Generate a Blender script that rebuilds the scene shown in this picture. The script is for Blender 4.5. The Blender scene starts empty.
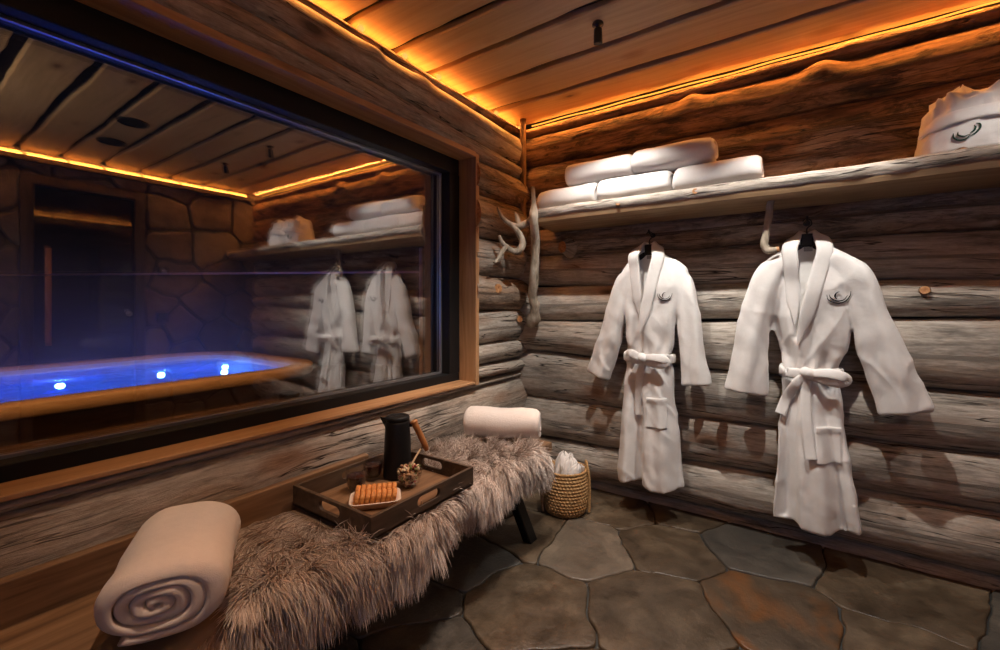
import bpy, bmesh, math, random
import numpy as np
from mathutils import Vector, Matrix
from mathutils.bvhtree import BVHTree

random.seed(7)
rng = np.random.default_rng(7)
S = bpy.context.scene
COL = S.collection
PI = math.pi

# ------------------------------------------------------------------ noise
def _hash(ix, iy, iz, seed):
    seed = int(round(seed * 10)) if seed != int(seed) else int(seed)
    h = (ix.astype(np.int64) * 374761393 + iy.astype(np.int64) * 668265263 + iz.astype(np.int64) * 2147483647 + seed * 974634777) & 0xFFFFFFFF
    h = ((h ^ (h >> 13)) * 1274126177) & 0xFFFFFFFF
    h = h ^ (h >> 16)
    return (h & 0xFFFF) / 65535.0

def vnoise(p, seed=0):
    p = np.asarray(p, float)
    i = np.floor(p); f = p - i; u = f * f * (3 - 2 * f)
    ix, iy, iz = i[:, 0], i[:, 1], i[:, 2]
    r = 0
    for a in (0, 1):
        wx = u[:, 0] if a else 1 - u[:, 0]
        for b in (0, 1):
            wy = u[:, 1] if b else 1 - u[:, 1]
            for c in (0, 1):
                wz = u[:, 2] if c else 1 - u[:, 2]
                r = r + wx * wy * wz * _hash(ix + a, iy + b, iz + c, seed)
    return r * 2 - 1

def fbm(p, seed=0, oct=3):
    p = np.asarray(p, float); r = 0; a = 1; t = 0
    for k in range(oct):
        r = r + a * vnoise(p * 2 ** k, seed + k); t += a; a *= .5
    return r / t

def sstep(a, b, x):
    t = np.clip((x - a) / (b - a), 0, 1)
    return t * t * (3 - 2 * t)

# ------------------------------------------------------------------ mesh helpers
class MB:
    """collects geometry for one mesh object"""
    def __init__(s):
        s.v = []; s.f = []; s.mi = []; s.uv = []; s.attr = []; s.n = 0
    def add(s, verts, faces, mi=0, uv=None, attr=0.0):
        verts = np.asarray(verts, float).reshape(-1, 3)
        o = s.n
        s.v.append(verts); s.n += len(verts)
        s.f += [tuple(int(i) + o for i in f) for f in faces]
        s.mi += [mi] * len(faces)
        s.uv.append(np.zeros((len(verts), 2)) if uv is None else np.asarray(uv, float))
        s.attr.append(np.full(len(verts), attr) if np.isscalar(attr) else np.asarray(attr, float))
    def box(s, lo, hi, mi=0, rot=0, attr=0.0):
        x0, y0, z0 = lo; x1, y1, z1 = hi
        v = np.array([[x0,y0,z0],[x1,y0,z0],[x1,y1,z0],[x0,y1,z0],[x0,y0,z1],[x1,y0,z1],[x1,y1,z1],[x0,y1,z1]])
        if rot:
            c = v.mean(0); a, b = math.cos(rot), math.sin(rot); d = v - c
            v = c + np.stack([a*d[:,0]-b*d[:,1], b*d[:,0]+a*d[:,1], d[:,2]], 1)
        s.add(v, [(0,3,2,1),(4,5,6,7),(0,1,5,4),(1,2,6,5),(2,3,7,6),(3,0,4,7)], mi, attr=attr)
    def grid(s, P, mi=0, closed_u=False, uv=None, attr=0.0, flip=False):
        """P: (n,m,3); u index = second axis"""
        n, m = P.shape[:2]; fs = []
        for i in range(n - 1):
            for j in range(m if closed_u else m - 1):
                k = (j + 1) % m
                q = (i*m+j, i*m+k, (i+1)*m+k, (i+1)*m+j)
                fs.append(q[::-1] if flip else q)
        s.add(P.reshape(-1, 3), fs, mi, uv, attr)
    def tube(s, path, rad, seg=12, mi=0, caps=True, mi_cap=None, squash=None, up=None, attr=0.0, wob=0, seed=0):
        """sweep; rad scalar / list; squash = (a,b) multipliers on the frame axes"""
        P = np.asarray(path, float); n = len(P)
        R = np.full(n, rad) if np.isscalar(rad) else np.asarray(rad, float)
        T = np.gradient(P, axis=0); T /= np.linalg.norm(T, axis=1)[:, None] + 1e-12
        ref = np.array(up if up is not None else ((0, 0, 1) if abs(T[0, 2]) < .9 else (1, 0, 0)), float)
        A = np.zeros((n, 3)); B = np.zeros((n, 3))
        a = ref - T[0] * ref.dot(T[0]); a /= np.linalg.norm(a)
        for i in range(n):
            if up is not None: a = ref
            a = a - T[i] * a.dot(T[i]); a /= np.linalg.norm(a) + 1e-12
            A[i] = a; B[i] = np.cross(T[i], a)
        th = np.arange(seg) / seg * 2 * PI
        sa, sb = squash or (1, 1)
        G = P[:, None] + R[:, None, None] * (A[:, None] * (np.cos(th) * sa)[None, :, None] + B[:, None] * (np.sin(th) * sb)[None, :, None])
        if wob:
            c = P[:, None] + 0 * G
            k = 1 + wob * fbm((G * 28).reshape(-1, 3), seed, 2).reshape(n, seg)
            G = c + (G - c) * k[..., None]
        L = np.concatenate([[0], np.cumsum(np.linalg.norm(np.diff(P, axis=0), axis=1))])
        uv = np.stack([np.repeat(L[:, None], seg, 1) + seed * 3.7, np.repeat((th / (2*PI))[None], n, 0) * 2 * PI * R.mean()], -1).reshape(-1, 2)
        o = s.n
        s.grid(G, mi, True, uv, attr)
        if caps:
            mc = mi if mi_cap is None else mi_cap
            for i, d in ((0, -1), (n - 1, 1)):
                ring = G[i]; c = P[i] + T[i] * d * .0 * R[i]
                vs = np.vstack([ring, c[None]])
                fs = [((j + 1) % seg, j, seg) if d < 0 else (j, (j + 1) % seg, seg) for j in range(seg)]
                s.add(vs, fs, mc, np.vstack([ring[:, :2], c[None, :2]]), attr)
    def lathe(s, prof, seg=32, c=(0, 0, 0), mi=0, close=False):
        """prof: list of (r,z)"""
        pr = np.asarray(prof, float); th = np.arange(seg) / seg * 2 * PI
        G = np.stack([pr[:, 0:1] * np.cos(th), pr[:, 0:1] * np.sin(th), np.repeat(pr[:, 1:2], seg, 1)], -1) + np.array(c)
        s.grid(G, mi, True)
    def ribbon(s, path, width, thick, normals, mi=0, seg=14, e=.55):
        """flat band: width across, thick along normal"""
        P = np.asarray(path, float); n = len(P)
        Nn = np.asarray(normals, float)
        if Nn.ndim == 1: Nn = np.repeat(Nn[None], n, 0)
        W = np.full(n, width) if np.isscalar(width) else np.asarray(width, float)
        H = np.full(n, thick) if np.isscalar(thick) else np.asarray(thick, float)
        T = np.gradient(P, axis=0); T /= np.linalg.norm(T, axis=1)[:, None] + 1e-12
        Nn = Nn - T * (Nn * T).sum(1)[:, None]; Nn /= np.linalg.norm(Nn, axis=1)[:, None] + 1e-12
        B = np.cross(T, Nn)
        th = np.arange(seg) / seg * 2 * PI
        cx = np.sign(np.cos(th)) * np.abs(np.cos(th)) ** e; sy = np.sign(np.sin(th)) * np.abs(np.sin(th)) ** e
        G = P[:, None] + B[:, None] * (cx[None] * W[:, None] / 2)[..., None] + Nn[:, None] * (sy[None] * H[:, None] / 2)[..., None]
        s.grid(G, mi, True)
        for i, d in ((0, -1), (n - 1, 1)):
            vs = np.vstack([G[i], P[i][None]])
            s.add(vs, [((j+1) % seg, j, seg) if d < 0 else (j, (j+1) % seg, seg) for j in range(seg)], mi)
    def build(s, name, mats, parent=None, smooth=True, origin=None, bevel=0, weld=False):
        V = np.vstack(s.v)
        off = np.zeros(3)
        if parent is not None: off = np.array(world_loc(parent))
        loc = np.array(origin, float) if origin is not None else (off if parent is not None else np.zeros(3))
        me = bpy.data.meshes.new(name)
        me.from_pydata((V - loc).tolist(), [], s.f)
        if not isinstance(mats, (list, tuple)): mats = [mats]
        for m in mats: me.materials.append(m)
        me.polygons.foreach_set('material_index', np.array(s.mi, np.int32))
        uv = np.vstack(s.uv)
        lay = me.uv_layers.new(name='UVMap')
        vi = np.zeros(len(me.loops), np.int32); me.loops.foreach_get('vertex_index', vi)
        lay.data.foreach_set('uv', uv[vi].astype(np.float32).ravel())
        at = me.attributes.new('tint', 'FLOAT', 'POINT')
        at.data.foreach_set('value', np.concatenate(s.attr).astype(np.float32))
        if smooth: me.polygons.foreach_set('use_smooth', np.ones(len(me.polygons), bool))
        me.update()
        if weld or bevel:
            bm = bmesh.new(); bm.from_mesh(me)
            bmesh.ops.remove_doubles(bm, verts=bm.verts, dist=1e-5)
            bmesh.ops.recalc_face_normals(bm, faces=bm.faces)
            bm.to_mesh(me); bm.free()
        o = bpy.data.objects.new(name, me); COL.objects.link(o)
        if parent is not None:
            o.parent = parent; o.location = Vector(loc - off)
        else:
            o.location = Vector(loc)
        if bevel:
            b = o.modifiers.new('bevel', 'BEVEL'); b.width = bevel; b.segments = 2; b.limit_method = 'ANGLE'; b.angle_limit = .7
            b.harden_normals = False
        return o

def world_loc(o):
    l = Vector((0, 0, 0))
    while o is not None:
        l = l + o.location; o = o.parent
    return l

def tag(o, label=None, cat=None, group=None, kind=None):
    if label: o['label'] = label
    if cat: o['category'] = cat
    if group: o['group'] = group
    if kind: o['kind'] = kind
    return o

def thing(name, label, cat, loc, group=None):
    o = bpy.data.objects.new(name, None); COL.objects.link(o)
    o.empty_display_size = .05
    o.location = loc
    return tag(o, label, cat, group)

def copy_tree(o, parent=None):
    c = o.copy(); COL.objects.link(c)
    if parent is not None: c.parent = parent
    for ch in list(o.children): copy_tree(ch, c)
    return c

def spline(pts, n=30):
    """Catmull-Rom through points"""
    P = np.asarray(pts, float)
    Q = np.vstack([2 * P[0] - P[1], P, 2 * P[-1] - P[-2]])
    t = np.linspace(0, len(P) - 1 - 1e-9, n); i = t.astype(int); f = (t - i)[:, None]
    p0, p1, p2, p3 = Q[i], Q[i+1], Q[i+2], Q[i+3]
    return .5 * ((2*p1) + (-p0+p2)*f + (2*p0-5*p1+4*p2-p3)*f**2 + (-p0+3*p1-3*p2+p3)*f**3)

# ------------------------------------------------------------------ materials
class G:
    def __init__(s, name):
        s.m = bpy.data.materials.new(name); s.m.use_nodes = True
        s.t = s.m.node_tree; s.t.nodes.clear()
        s.out = s.t.nodes.new('ShaderNodeOutputMaterial')
    def n(s, typ, ins=None, **props):
        nd = s.t.nodes.new(typ)
        for k, v in props.items(): setattr(nd, k, v)
        for k, v in (ins or {}).items():
            sock = nd.inputs[k]
            if isinstance(v, bpy.types.NodeSocket): s.t.links.new(v, sock)
            else: sock.default_value = v
        return nd
    def math(s, op, a, b=0.0, clamp=False):
        return s.n('ShaderNodeMath', {0: a, 1: b}, operation=op, use_clamp=clamp).outputs[0]
    def mapr(s, x, a, b, c=0., d=1.):
        return s.n('ShaderNodeMapRange', {'Value': x, 'From Min': a, 'From Max': b, 'To Min': c, 'To Max': d}).outputs[0]
    def vscale(s, vec, sc):
        return s.n('ShaderNodeMapping', {'Vector': vec, 'Scale': sc}).outputs[0]
    def noise(s, vec, scale=1., detail=3., rough=.55, dist=0.):
        return s.n('ShaderNodeTexNoise', {'Vector': vec, 'Scale': scale, 'Detail': detail, 'Roughness': rough, 'Distortion': dist}).outputs[0]
    def ramp(s, x, stops):
        nd = s.n('ShaderNodeValToRGB', {'Fac': x}); cr = nd.color_ramp
        while len(cr.elements) > 1: cr.elements.remove(cr.elements[-1])
        cr.elements[0].position = stops[0][0]; cr.elements[0].color = (*stops[0][1], 1)
        for p, c in stops[1:]:
            e = cr.elements.new(p); e.color = (*c, 1)
        return nd.outputs[0]
    def mix(s, f, a, b, mode='MIX'):
        nd = s.n('ShaderNodeMix', data_type='RGBA', blend_type=mode)
        for k, v in ((0, f), (6, a), (7, b)):
            if isinstance(v, bpy.types.NodeSocket): s.t.links.new(v, nd.inputs[k])
            else: nd.inputs[k].default_value = v if not isinstance(v, tuple) else (*v, 1)[:4]
        return nd.outputs[2]
    def bsdf(s, col, rough=.7, bump=None, bstr=.3, bdist=.01, **kw):
        ins = {'Base Color': col if isinstance(col, bpy.types.NodeSocket) else (*col, 1), 'Roughness': rough}
        ins.update(kw)
        b = s.n('ShaderNodeBsdfPrincipled', ins)
        if bump is not None:
            bn = s.n('ShaderNodeBump', {'Height': bump, 'Strength': bstr, 'Distance': bdist})
            s.t.links.new(bn.outputs[0], b.inputs['Normal'])
        s.t.links.new(b.outputs[0], s.out.inputs[0])
        return s.m
    def coords(s, kind='Object'):
        return s.n('ShaderNodeTexCoord').outputs[kind]

def m_plain(name, col, rough=.6, **kw):
    g = G(name); return g.bsdf(col, rough, **kw)

def m_log():
    g = G('weathered_log')
    uv = g.n('ShaderNodeUVMap', uv_map='UVMap').outputs[0]
    tint = g.n('ShaderNodeAttribute', attribute_name='tint').outputs['Fac']
    patch = g.noise(g.vscale(uv, (1.6, 5, 1)), 1, 4, .6)
    warp = g.noise(g.vscale(uv, (2.2, 2.2, 1)), 1, 2)
    wv = g.n('ShaderNodeVectorMath', {0: uv, 1: g.n('ShaderNodeCombineXYZ', {'Y': g.math('MULTIPLY', warp, .06)}).outputs[0]}, operation='ADD').outputs[0]
    grain = g.noise(g.vscale(wv, (6.5, 58, 1)), 1, 6, .7, .4)
    mott = g.noise(g.vscale(uv, (24, 48, 1)), 1, 5, .75, .5)
    fine = g.noise(g.vscale(wv, (16, 330, 1)), 1, 3, .7)
    cr = g.noise(g.vscale(wv, (1.5, 24, 1)), 1, 3, .5, .2)
    crack = g.mapr(g.math('ABSOLUTE', g.math('SUBTRACT', cr, .5)), .002, .016)
    sel = g.mapr(g.noise(g.vscale(uv, (1.1, 7, 1)), 1, 2), .47, .56)
    crack = g.math('MAXIMUM', crack, g.math('SUBTRACT', 1, sel))
    vor = g.n('ShaderNodeTexVoronoi', {'Vector': g.vscale(uv, (1.9, 4.6, 1)), 'Scale': 1., 'Randomness': 1.}).outputs['Distance']
    knot = g.mapr(vor, .05, .13)
    kring = g.mapr(vor, .1, .28)
    gr = g.math('ADD', g.math('ADD', g.math('MULTIPLY', grain, .55), g.math('MULTIPLY', fine, .2)), g.math('MULTIPLY', mott, .25))
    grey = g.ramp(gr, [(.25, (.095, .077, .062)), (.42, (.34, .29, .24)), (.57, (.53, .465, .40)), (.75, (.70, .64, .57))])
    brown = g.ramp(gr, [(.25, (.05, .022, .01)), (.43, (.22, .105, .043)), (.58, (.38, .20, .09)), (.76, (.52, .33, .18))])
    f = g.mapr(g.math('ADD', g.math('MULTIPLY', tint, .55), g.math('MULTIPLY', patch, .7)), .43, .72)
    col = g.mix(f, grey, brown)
    dirt = g.mapr(g.noise(g.vscale(uv, (2.6, 11, 1)), 1, 5, .7), .33, .5, .35, 1)
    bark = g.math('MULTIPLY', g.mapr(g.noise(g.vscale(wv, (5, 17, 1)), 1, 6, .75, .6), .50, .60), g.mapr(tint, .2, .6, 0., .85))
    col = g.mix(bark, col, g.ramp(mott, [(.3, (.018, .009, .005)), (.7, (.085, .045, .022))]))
    col = g.mix(1., col, g.n('ShaderNodeCombineColor', {0: dirt, 1: dirt, 2: dirt}).outputs[0], 'MULTIPLY')
    col = g.mix(g.math('SUBTRACT', 1, crack), col, (.018, .012, .009))
    col = g.mix(g.math('MULTIPLY', g.math('SUBTRACT', 1, kring), .6), col, (.30, .13, .05))
    col = g.mix(g.math('MULTIPLY', g.math('SUBTRACT', 1, knot), .85), col, (.035, .018, .01))
    h = g.math('ADD', g.math('ADD', g.math('MULTIPLY', gr, .55), g.math('MULTIPLY', crack, .45)), g.math('MULTIPLY', bark, .35))
    return g.bsdf(col, .75, h, 1., .018)

def m_plank(name, c0, c1, c2, sc=1., rough=.55, knots=True, bstr=.25):
    """planed boards: object coords, grain along u of UV"""
    g = G(name)
    uv = g.n('ShaderNodeUVMap', uv_map='UVMap').outputs[0]
    warp = g.noise(g.vscale(uv, (1.5, 3, 1)), 1, 2)
    wv = g.n('ShaderNodeVectorMath', {0: uv, 1: g.n('ShaderNodeCombineXYZ', {'Y': g.math('MULTIPLY', warp, .09)}).outputs[0]}, operation='ADD').outputs[0]
    gr = g.noise(g.vscale(wv, (1.8*sc, 42*sc, 1)), 1, 4, .6, .2)
    col = g.ramp(gr, [(.3, c0), (.5, c1), (.72, c2)])
    big = g.noise(g.vscale(uv, (.9, 2.6, 1)), 1, 3)
    col = g.mix(g.mapr(big, .35, .7, 0, .55), col, c0)
    h = gr
    if knots:
        vor = g.n('ShaderNodeTexVoronoi', {'Vector': g.vscale(uv, (2.6, 5.2, 1)), 'Scale': 1., 'Randomness': 1.}).outputs['Distance']
        col = g.mix(g.mapr(vor, .06, .22, .6, 0), col, (.16, .062, .022))
        col = g.mix(g.mapr(vor, .03, .08, .8, 0), col, (.05, .018, .008))
    return g.bsdf(col, rough, h, bstr, .004)

def m_objwood(name, c0, c1, c2, scale=(3, 40, 40), rough=.6, bstr=.3):
    g = G(name); co = g.coords()
    gr = g.noise(g.vscale(co, scale), 1, 4, .6, .4)
    col = g.ramp(gr, [(.3, c0), (.5, c1), (.7, c2)])
    return g.bsdf(col, rough, gr, bstr, .003)

def m_terry(name, col, scale=520, bstr=.5):
    g = G(name); co = g.coords()
    n1 = g.noise(co, scale, 3, .7); n2 = g.noise(co, scale * .12, 3, .6)
    h = g.math('ADD', g.math('MULTIPLY', n1, .6), g.math('MULTIPLY', n2, .5))
    c = g.mix(g.mapr(n2, .3, .7, 0, .35), (*col, 1), tuple(x * .86 for x in col))
    return g.bsdf(c, .95, h, bstr, .004, **{'Sheen Weight': .25, 'Sheen Roughness': .5})

def m_stone(name, rough=.5, base=((.055, .042, .032), (.135, .105, .078), (.23, .185, .14)), bstr=.6, scale=1.):
    g = G(name); co = g.coords()
    tint = g.n('ShaderNodeAttribute', attribute_name='tint').outputs['Fac']
    seed = g.n('ShaderNodeCombineXYZ', {'X': g.math('MULTIPLY', tint, 31.), 'Y': g.math('MULTIPLY', tint, 17.)}).outputs[0]
    p = g.n('ShaderNodeVectorMath', {0: co, 1: seed}, operation='ADD').outputs[0]
    a = g.noise(p, 2.6 * scale, 6, .62, .6); b = g.noise(p, 9 * scale, 6, .7, .3); c = g.noise(p, 60 * scale, 4, .7)
    e_ = g.noise(p, 28 * scale, 5, .75, .8)
    v = g.math('ADD', g.math('ADD', g.math('MULTIPLY', a, .5), g.math('MULTIPLY', b, .32)), g.math('MULTIPLY', e_, .18))
    col = g.ramp(v, [(.36, base[0]), (.5, base[1]), (.64, base[2])])
    rust = g.math('MULTIPLY', g.mapr(tint, .74, .8, 0, 1), g.mapr(g.noise(p, 2.6, 4, .6, 1.5), .44, .6, 0, .9))
    col = g.mix(g.math('MULTIPLY', rust, .9), col, (.17, .062, .012))
    slate = g.mapr(tint, .22, .12, 0, .75)
    col = g.mix(slate, col, g.ramp(v, [(.3, (.022, .025, .026)), (.7, (.11, .115, .11))]))
    pale = g.math('MULTIPLY', g.mapr(tint, .45, .5, 0, 1), g.mapr(tint, .55, .6, 1, 0))
    col = g.mix(g.math('MULTIPLY', pale, .7), col, g.ramp(v, [(.3, (.15, .125, .10)), (.7, (.33, .29, .24))]))
    h = g.math('ADD', g.math('MULTIPLY', b, .7), g.math('MULTIPLY', c, .3))
    r = g.mapr(b, .3, .7, rough - .12, rough + .15)
    m = g.bsdf(col, .5, h, bstr, .012)
    bs = [n for n in g.t.nodes if n.type == 'BSDF_PRINCIPLED'][0]
    g.t.links.new(r, bs.inputs['Roughness'])
    return m

def m_emit(name, col, strength):
    g = G(name); e = g.n('ShaderNodeEmission', {'Color': (*col, 1), 'Strength': strength})
    g.t.links.new(e.outputs[0], g.out.inputs[0]); return g.m

def m_pane(name, fac_lo, fac_hi, rough=.0, tint=(1, 1, 1)):
    """coated glazing: reflects more towards grazing, lets the rest straight through"""
    g = G(name)
    lw = g.n('ShaderNodeLayerWeight', {'Blend': .35}).outputs['Facing']
    f = g.mapr(lw, 0, 1, fac_lo, fac_hi)
    tr = g.n('ShaderNodeBsdfTransparent', {'Color': (*tint, 1)}).outputs[0]
    gl = g.n('ShaderNodeBsdfGlossy', {'Color': (1, 1, 1, 1), 'Roughness': rough}).outputs[0]
    mx = g.n('ShaderNodeMixShader', {0: f, 1: tr, 2: gl}).outputs[0]
    g.t.links.new(mx, g.out.inputs[0]); return g.m

M = {}
M['log'] = m_log()
M['cut'] = m_objwood('sawn_end_grain', (.22, .085, .025), (.45, .2, .075), (.6, .33, .15), (60, 60, 60))
M['ceil'] = m_plank('ceiling_boards', (.42, .28, .15), (.51, .35, .195), (.59, .425, .25))
M['dark'] = m_plain('dark_gap', (.012, .009, .007), .9)
M['reveal'] = m_plank('planed_pine', (.33, .16, .07), (.47, .26, .125), (.56, .34, .18), rough=.5)
M['black'] = m_plain('black_frame', (.011, .011, .012), .5, **{'Specular IOR Level': .2})
M['blackmatt'] = m_plain('matt_black', (.007, .007, .008), .42, **{'Specular IOR Level': .35})
M['alu'] = m_plain('grey_bead', (.42, .42, .45), .35, Metallic=.8)
M['pane'] = m_pane('coated_glass', .30, .65)
M['floor'] = m_stone('flagstone', .40, ((.026, .017, .010), (.078, .054, .033), (.165, .12, .076)))
M['mortar'] = m_stone('dark_mortar', .8, ((.008, .006, .005), (.018, .014, .011), (.03, .024, .02)))
M['wallstone'] = m_stone('wall_stone', .75, ((.06, .045, .035), (.15, .11, .08), (.24, .185, .14)), 1.)
M['wallmortar'] = m_stone('wall_mortar', .9, ((.02, .015, .012), (.05, .04, .03), (.08, .065, .05)))
M['led'] = m_emit('amber_strip', (1., .31, .045), 38.)
M['robe'] = m_terry('white_terry', (.82, .79, .765), 420, .55)
M['robe_in'] = m_terry('white_terry_lining', (.74, .70, .67), 420, .55)
M['towel'] = m_terry('towel_terry', (.82, .78, .75), 460, .7)
M['pink'] = m_terry('blush_towel_terry', (.86, .76, .70), 460, .7)
M['darkgreen'] = m_plain('dark_thread', (.004, .006, .007), .9, **{'Specular IOR Level': .1})
M['green'] = m_plain('green_thread', (.006, .05, .035), .7)
M['benchwood'] = m_objwood('bench_wood', (.12, .062, .03), (.21, .115, .058), (.30, .18, .1), (40, 3, 40))
M['shelf_face'] = m_log()
M['shelf_under'] = m_plank('shelf_board', (.30, .18, .09), (.44, .29, .16), (.54, .38, .23))
M['drift'] = m_objwood('driftwood', (.16, .125, .09), (.40, .33, .25), (.58, .50, .41), (30, 30, 6), .8, .6)
M['tray'] = m_objwood('tray_wood', (.035, .022, .014), (.075, .047, .03), (.12, .08, .052), (30, 4, 30), .55)
M['traybase'] = m_objwood('tray_base_wood', (.11, .055, .028), (.20, .105, .052), (.29, .165, .088), (40, 4, 30), .45)
M['handlewood'] = m_objwood('oiled_handle_wood', (.26, .09, .025), (.42, .17, .05), (.55, .26, .09), (30, 30, 8), .4)
M['skin'] = m_plain('hide', (.20, .14, .10), .9)

# ------------------------------------------------------------------ setting: log walls
def log(mb, axis, a, b, zfun0, zfun1, cen, depth, seed, tint=0.2, bumps=(), step=.022, seg=44, wob=.06, front=-1):
    """one log: axis 'x' or 'y' from a to b; bottom/top heights as functions of the running coordinate;
    cen = where its heart lies across the wall, depth = radius across; front=-1/+1 side that faces the room"""
    n = max(4, int(abs(b - a) / step)); t = np.linspace(a, b, n)
    z0 = np.array([zfun0(q) for q in t]); z1 = np.array([zfun1(q) for q in t])
    zc = (z0 + z1) / 2; rz = (z1 - z0) / 2 * 1.03
    th = np.arange(seg) / seg * 2 * PI
    TT, TH = np.meshgrid(t, th, indexing='ij')
    q = np.stack([TT * 1.6 + seed * 7.3, np.cos(TH) * .9, np.sin(TH) * .9], -1).reshape(-1, 3)
    k = 1 + wob * fbm(q, seed, 3).reshape(n, seg)
    q2 = np.stack([TT * 5 + seed * 3.1, np.cos(TH) * 4, np.sin(TH) * 4], -1).reshape(-1, 3)
    k = k + wob * .40 * fbm(q2, seed + 9, 4).reshape(n, seg)
    wz = .010 * vnoise(np.stack([t * 1.1, t * 0 + seed, t * 0], 1), seed)
    ex = 0
    for (bt, bth, amp, wid) in bumps:
        dth = (TH - bth + PI) % (2 * PI) - PI
        ex = ex + amp * np.exp(-((TT - bt) / wid) ** 2 - (dth * rz[:, None] * 1.1 / wid) ** 2)
    # angle 0 faces the room
    dy = front * np.sign(np.cos(TH)) * np.abs(np.cos(TH)) ** .62 * (depth * k + ex); dz = np.sin(TH) * (rz[:, None] * np.clip(k, .9, 1.06) + ex)
    Y = cen + dy; Z = (zc + wz)[:, None] + dz
    P = np.stack([TT, Y, Z], -1) if axis == 'x' else np.stack([Y, TT, Z], -1)
    uv = np.stack([TT + seed * 5.31, (TH - (PI if False else 0)) * rz.mean() + seed * 2.17], -1).reshape(-1, 2)
    flip = (axis == 'x') == (front > 0)
    o = mb.n
    mb.grid(P, 0, True, uv, tint, flip=not flip)
    for i in (0, n - 1):
        vs = np.vstack([P[i], P[i].mean(0)[None]])
        u2 = vs[:, [1, 2]] if axis == 'x' else vs[:, [0, 2]]
        mb.add(vs, [(j, (j + 1) % seg, seg) for j in range(seg)], 1, u2, tint)

def stub(mb, p, d, r, L, tint=.4):
    """sawn-off branch with a pale cut face"""
    p = np.array(p, float); d = np.array(d, float); d /= np.linalg.norm(d)
    path = [p - d * .03, p, p + d * L * .5, p + d * L]
    mb.tube(path, [r * 1.9, r * 1.45, r * 1.1, r], 14, 0, True, 1, wob=.12, seed=int(abs(p[0]) * 100) % 17, attr=tint)

lin = lambda x0, z0, x1, z1: (lambda x: z0 + (z1 - z0) * (x - x0) / (x1 - x0))

XW, YB, CEIL = 3.16, -3.3, 2.30
# back wall (y = 0): seams measured at x=.3 and x=2.1
seams = [(-.13, -.13), (.05, .075), (.262, .317), (.51, .537), (.803, .768), (1.01, 1.056), (1.226, 1.204), (1.42, 1.40),
         (1.60, 1.60), (1.81, 1.80), (2.0, 2.01), (2.185, 2.205), (2.255, 2.265)]
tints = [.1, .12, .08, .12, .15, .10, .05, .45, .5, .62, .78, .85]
mb = MB()
wide = [-.11, .015, .02, .02, .035, .01, -.005, .0, .005, .005, .01, -.01]
for i in range(len(seams) - 1):
    (a0, a1), (b0, b1) = seams[i], seams[i + 1]
    bumps = []
    if i == 3: bumps = [(1.80, .05, .030, .085), (.62, -.5, .012, .06)]
    if i == 4: bumps = [(.42, .1, .012, .07)]
    if i == 2: bumps = [(1.15, .2, .01, .08)]
    if i == 10: bumps = [(1.6, .8, .03, .07), (1.05, .9, .02, .05)]
    if i == 11: bumps = [(1.7, 1.0, .012, .05)]
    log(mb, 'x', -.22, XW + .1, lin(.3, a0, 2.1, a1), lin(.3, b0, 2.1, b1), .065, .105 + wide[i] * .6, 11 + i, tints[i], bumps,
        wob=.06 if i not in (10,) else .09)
mb.box((-.25, .09, -.2), (XW + .2, .2, 2.4), 2)
stub(mb, (1.93, -.035, 1.165), (-.1, -1, .15), .016, .03)
stub(mb, (.62, -.035, .93), (-.2, -1, .1), .019, .03)
stub(mb, (.345, -.05, 1.455), (-.35, -1, .0), .034, .035, .15)
stub(mb, (1.77, -.04, 1.10), (.3, -1, .0), .02, .03)
wb = tag(mb.build('wall_back', [M['log'], M['cut'], M['dark']]), kind='structure')

# window wall (x = 0)
YJ, ZH, ZS, YE = -.565, 1.917, .685, -3.02
mb = MB()
cst = lambda z: (lambda q: z)
xc, rx = -.07, .118
lowers = [(-.14, .11, .1), (.11, .36, .12), (.355, .642, .18), (.632, .668, .05)]
for i, (a, b, tn) in enumerate(lowers):
    bumps = [(-1.2, .2, .012, .07), (-1.75, .1, .01, .09)] if i == 2 else []
    log(mb, 'y', YB, .02, cst(a), cst(b), xc, rx - (.02 if i == 3 else 0), 31 + i, tn, bumps, front=1, wob=.06 if i < 3 else .02)
uppers = [(lin(0, 1.985, -1.5, 1.93), lin(0, 2.02, -1.5, 2.075), .35), (lin(0, 2.01, -1.5, 2.07), lin(0, 2.205, -1.5, 2.222), .25), (cst(2.205), cst(2.262), .6)]
uppers[0] = (cst(1.925), lin(0, 2.0, -1.5, 2.08), .2)
for i, (a, b, tn) in enumerate(uppers):
    log(mb, 'y', YB, .02, a, b, xc, rx + (.004, .0, -.03)[i], 41 + i, tn, [(-.95, .4, .015, .06), (-1.25, .3, .018, .05)] if i == 1 else [], front=1, wob=.07)
shorts = [(.686, .76, .1), (.755, .876, .05), (.874, 1.078, .08), (1.076, 1.28, .42), (1.278, 1.50, .15), (1.49, 1.735, .35), (1.73, 1.93, .5)]
for i, (a, b, tn) in enumerate(shorts):
    log(mb, 'y', YJ + .012, .02, cst(a), cst(b), xc, rx + (0, -.01, -.005, .01, .0, .02, .02)[i], 51 + i, tn, front=1, wob=.08)
    log(mb, 'y', YB, YE - .02, cst(a), cst(b), xc, rx, 71 + i, tn, front=1, wob=.08)
mb.box((-.2, YJ + .012, .6), (-.1, .1, 2.0), 2); mb.box((-.2, YB, -.2), (-.1, .1, .6), 2); mb.box((-.2, YB, 1.99), (-.1, .1, 2.4), 2)
mb.box((-.2, YB, .6), (-.1, YE - .02, 2.0), 2)
stub(mb, (.035, -.36, 1.20), (1, -.35, .1), .027, .03)
stub(mb, (.02, -.10, 1.02), (.8, -.5, -.1), .02, .05)
tag(mb.build('wall_left', [M['log'], M['cut'], M['dark']]), kind='structure')

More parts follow.
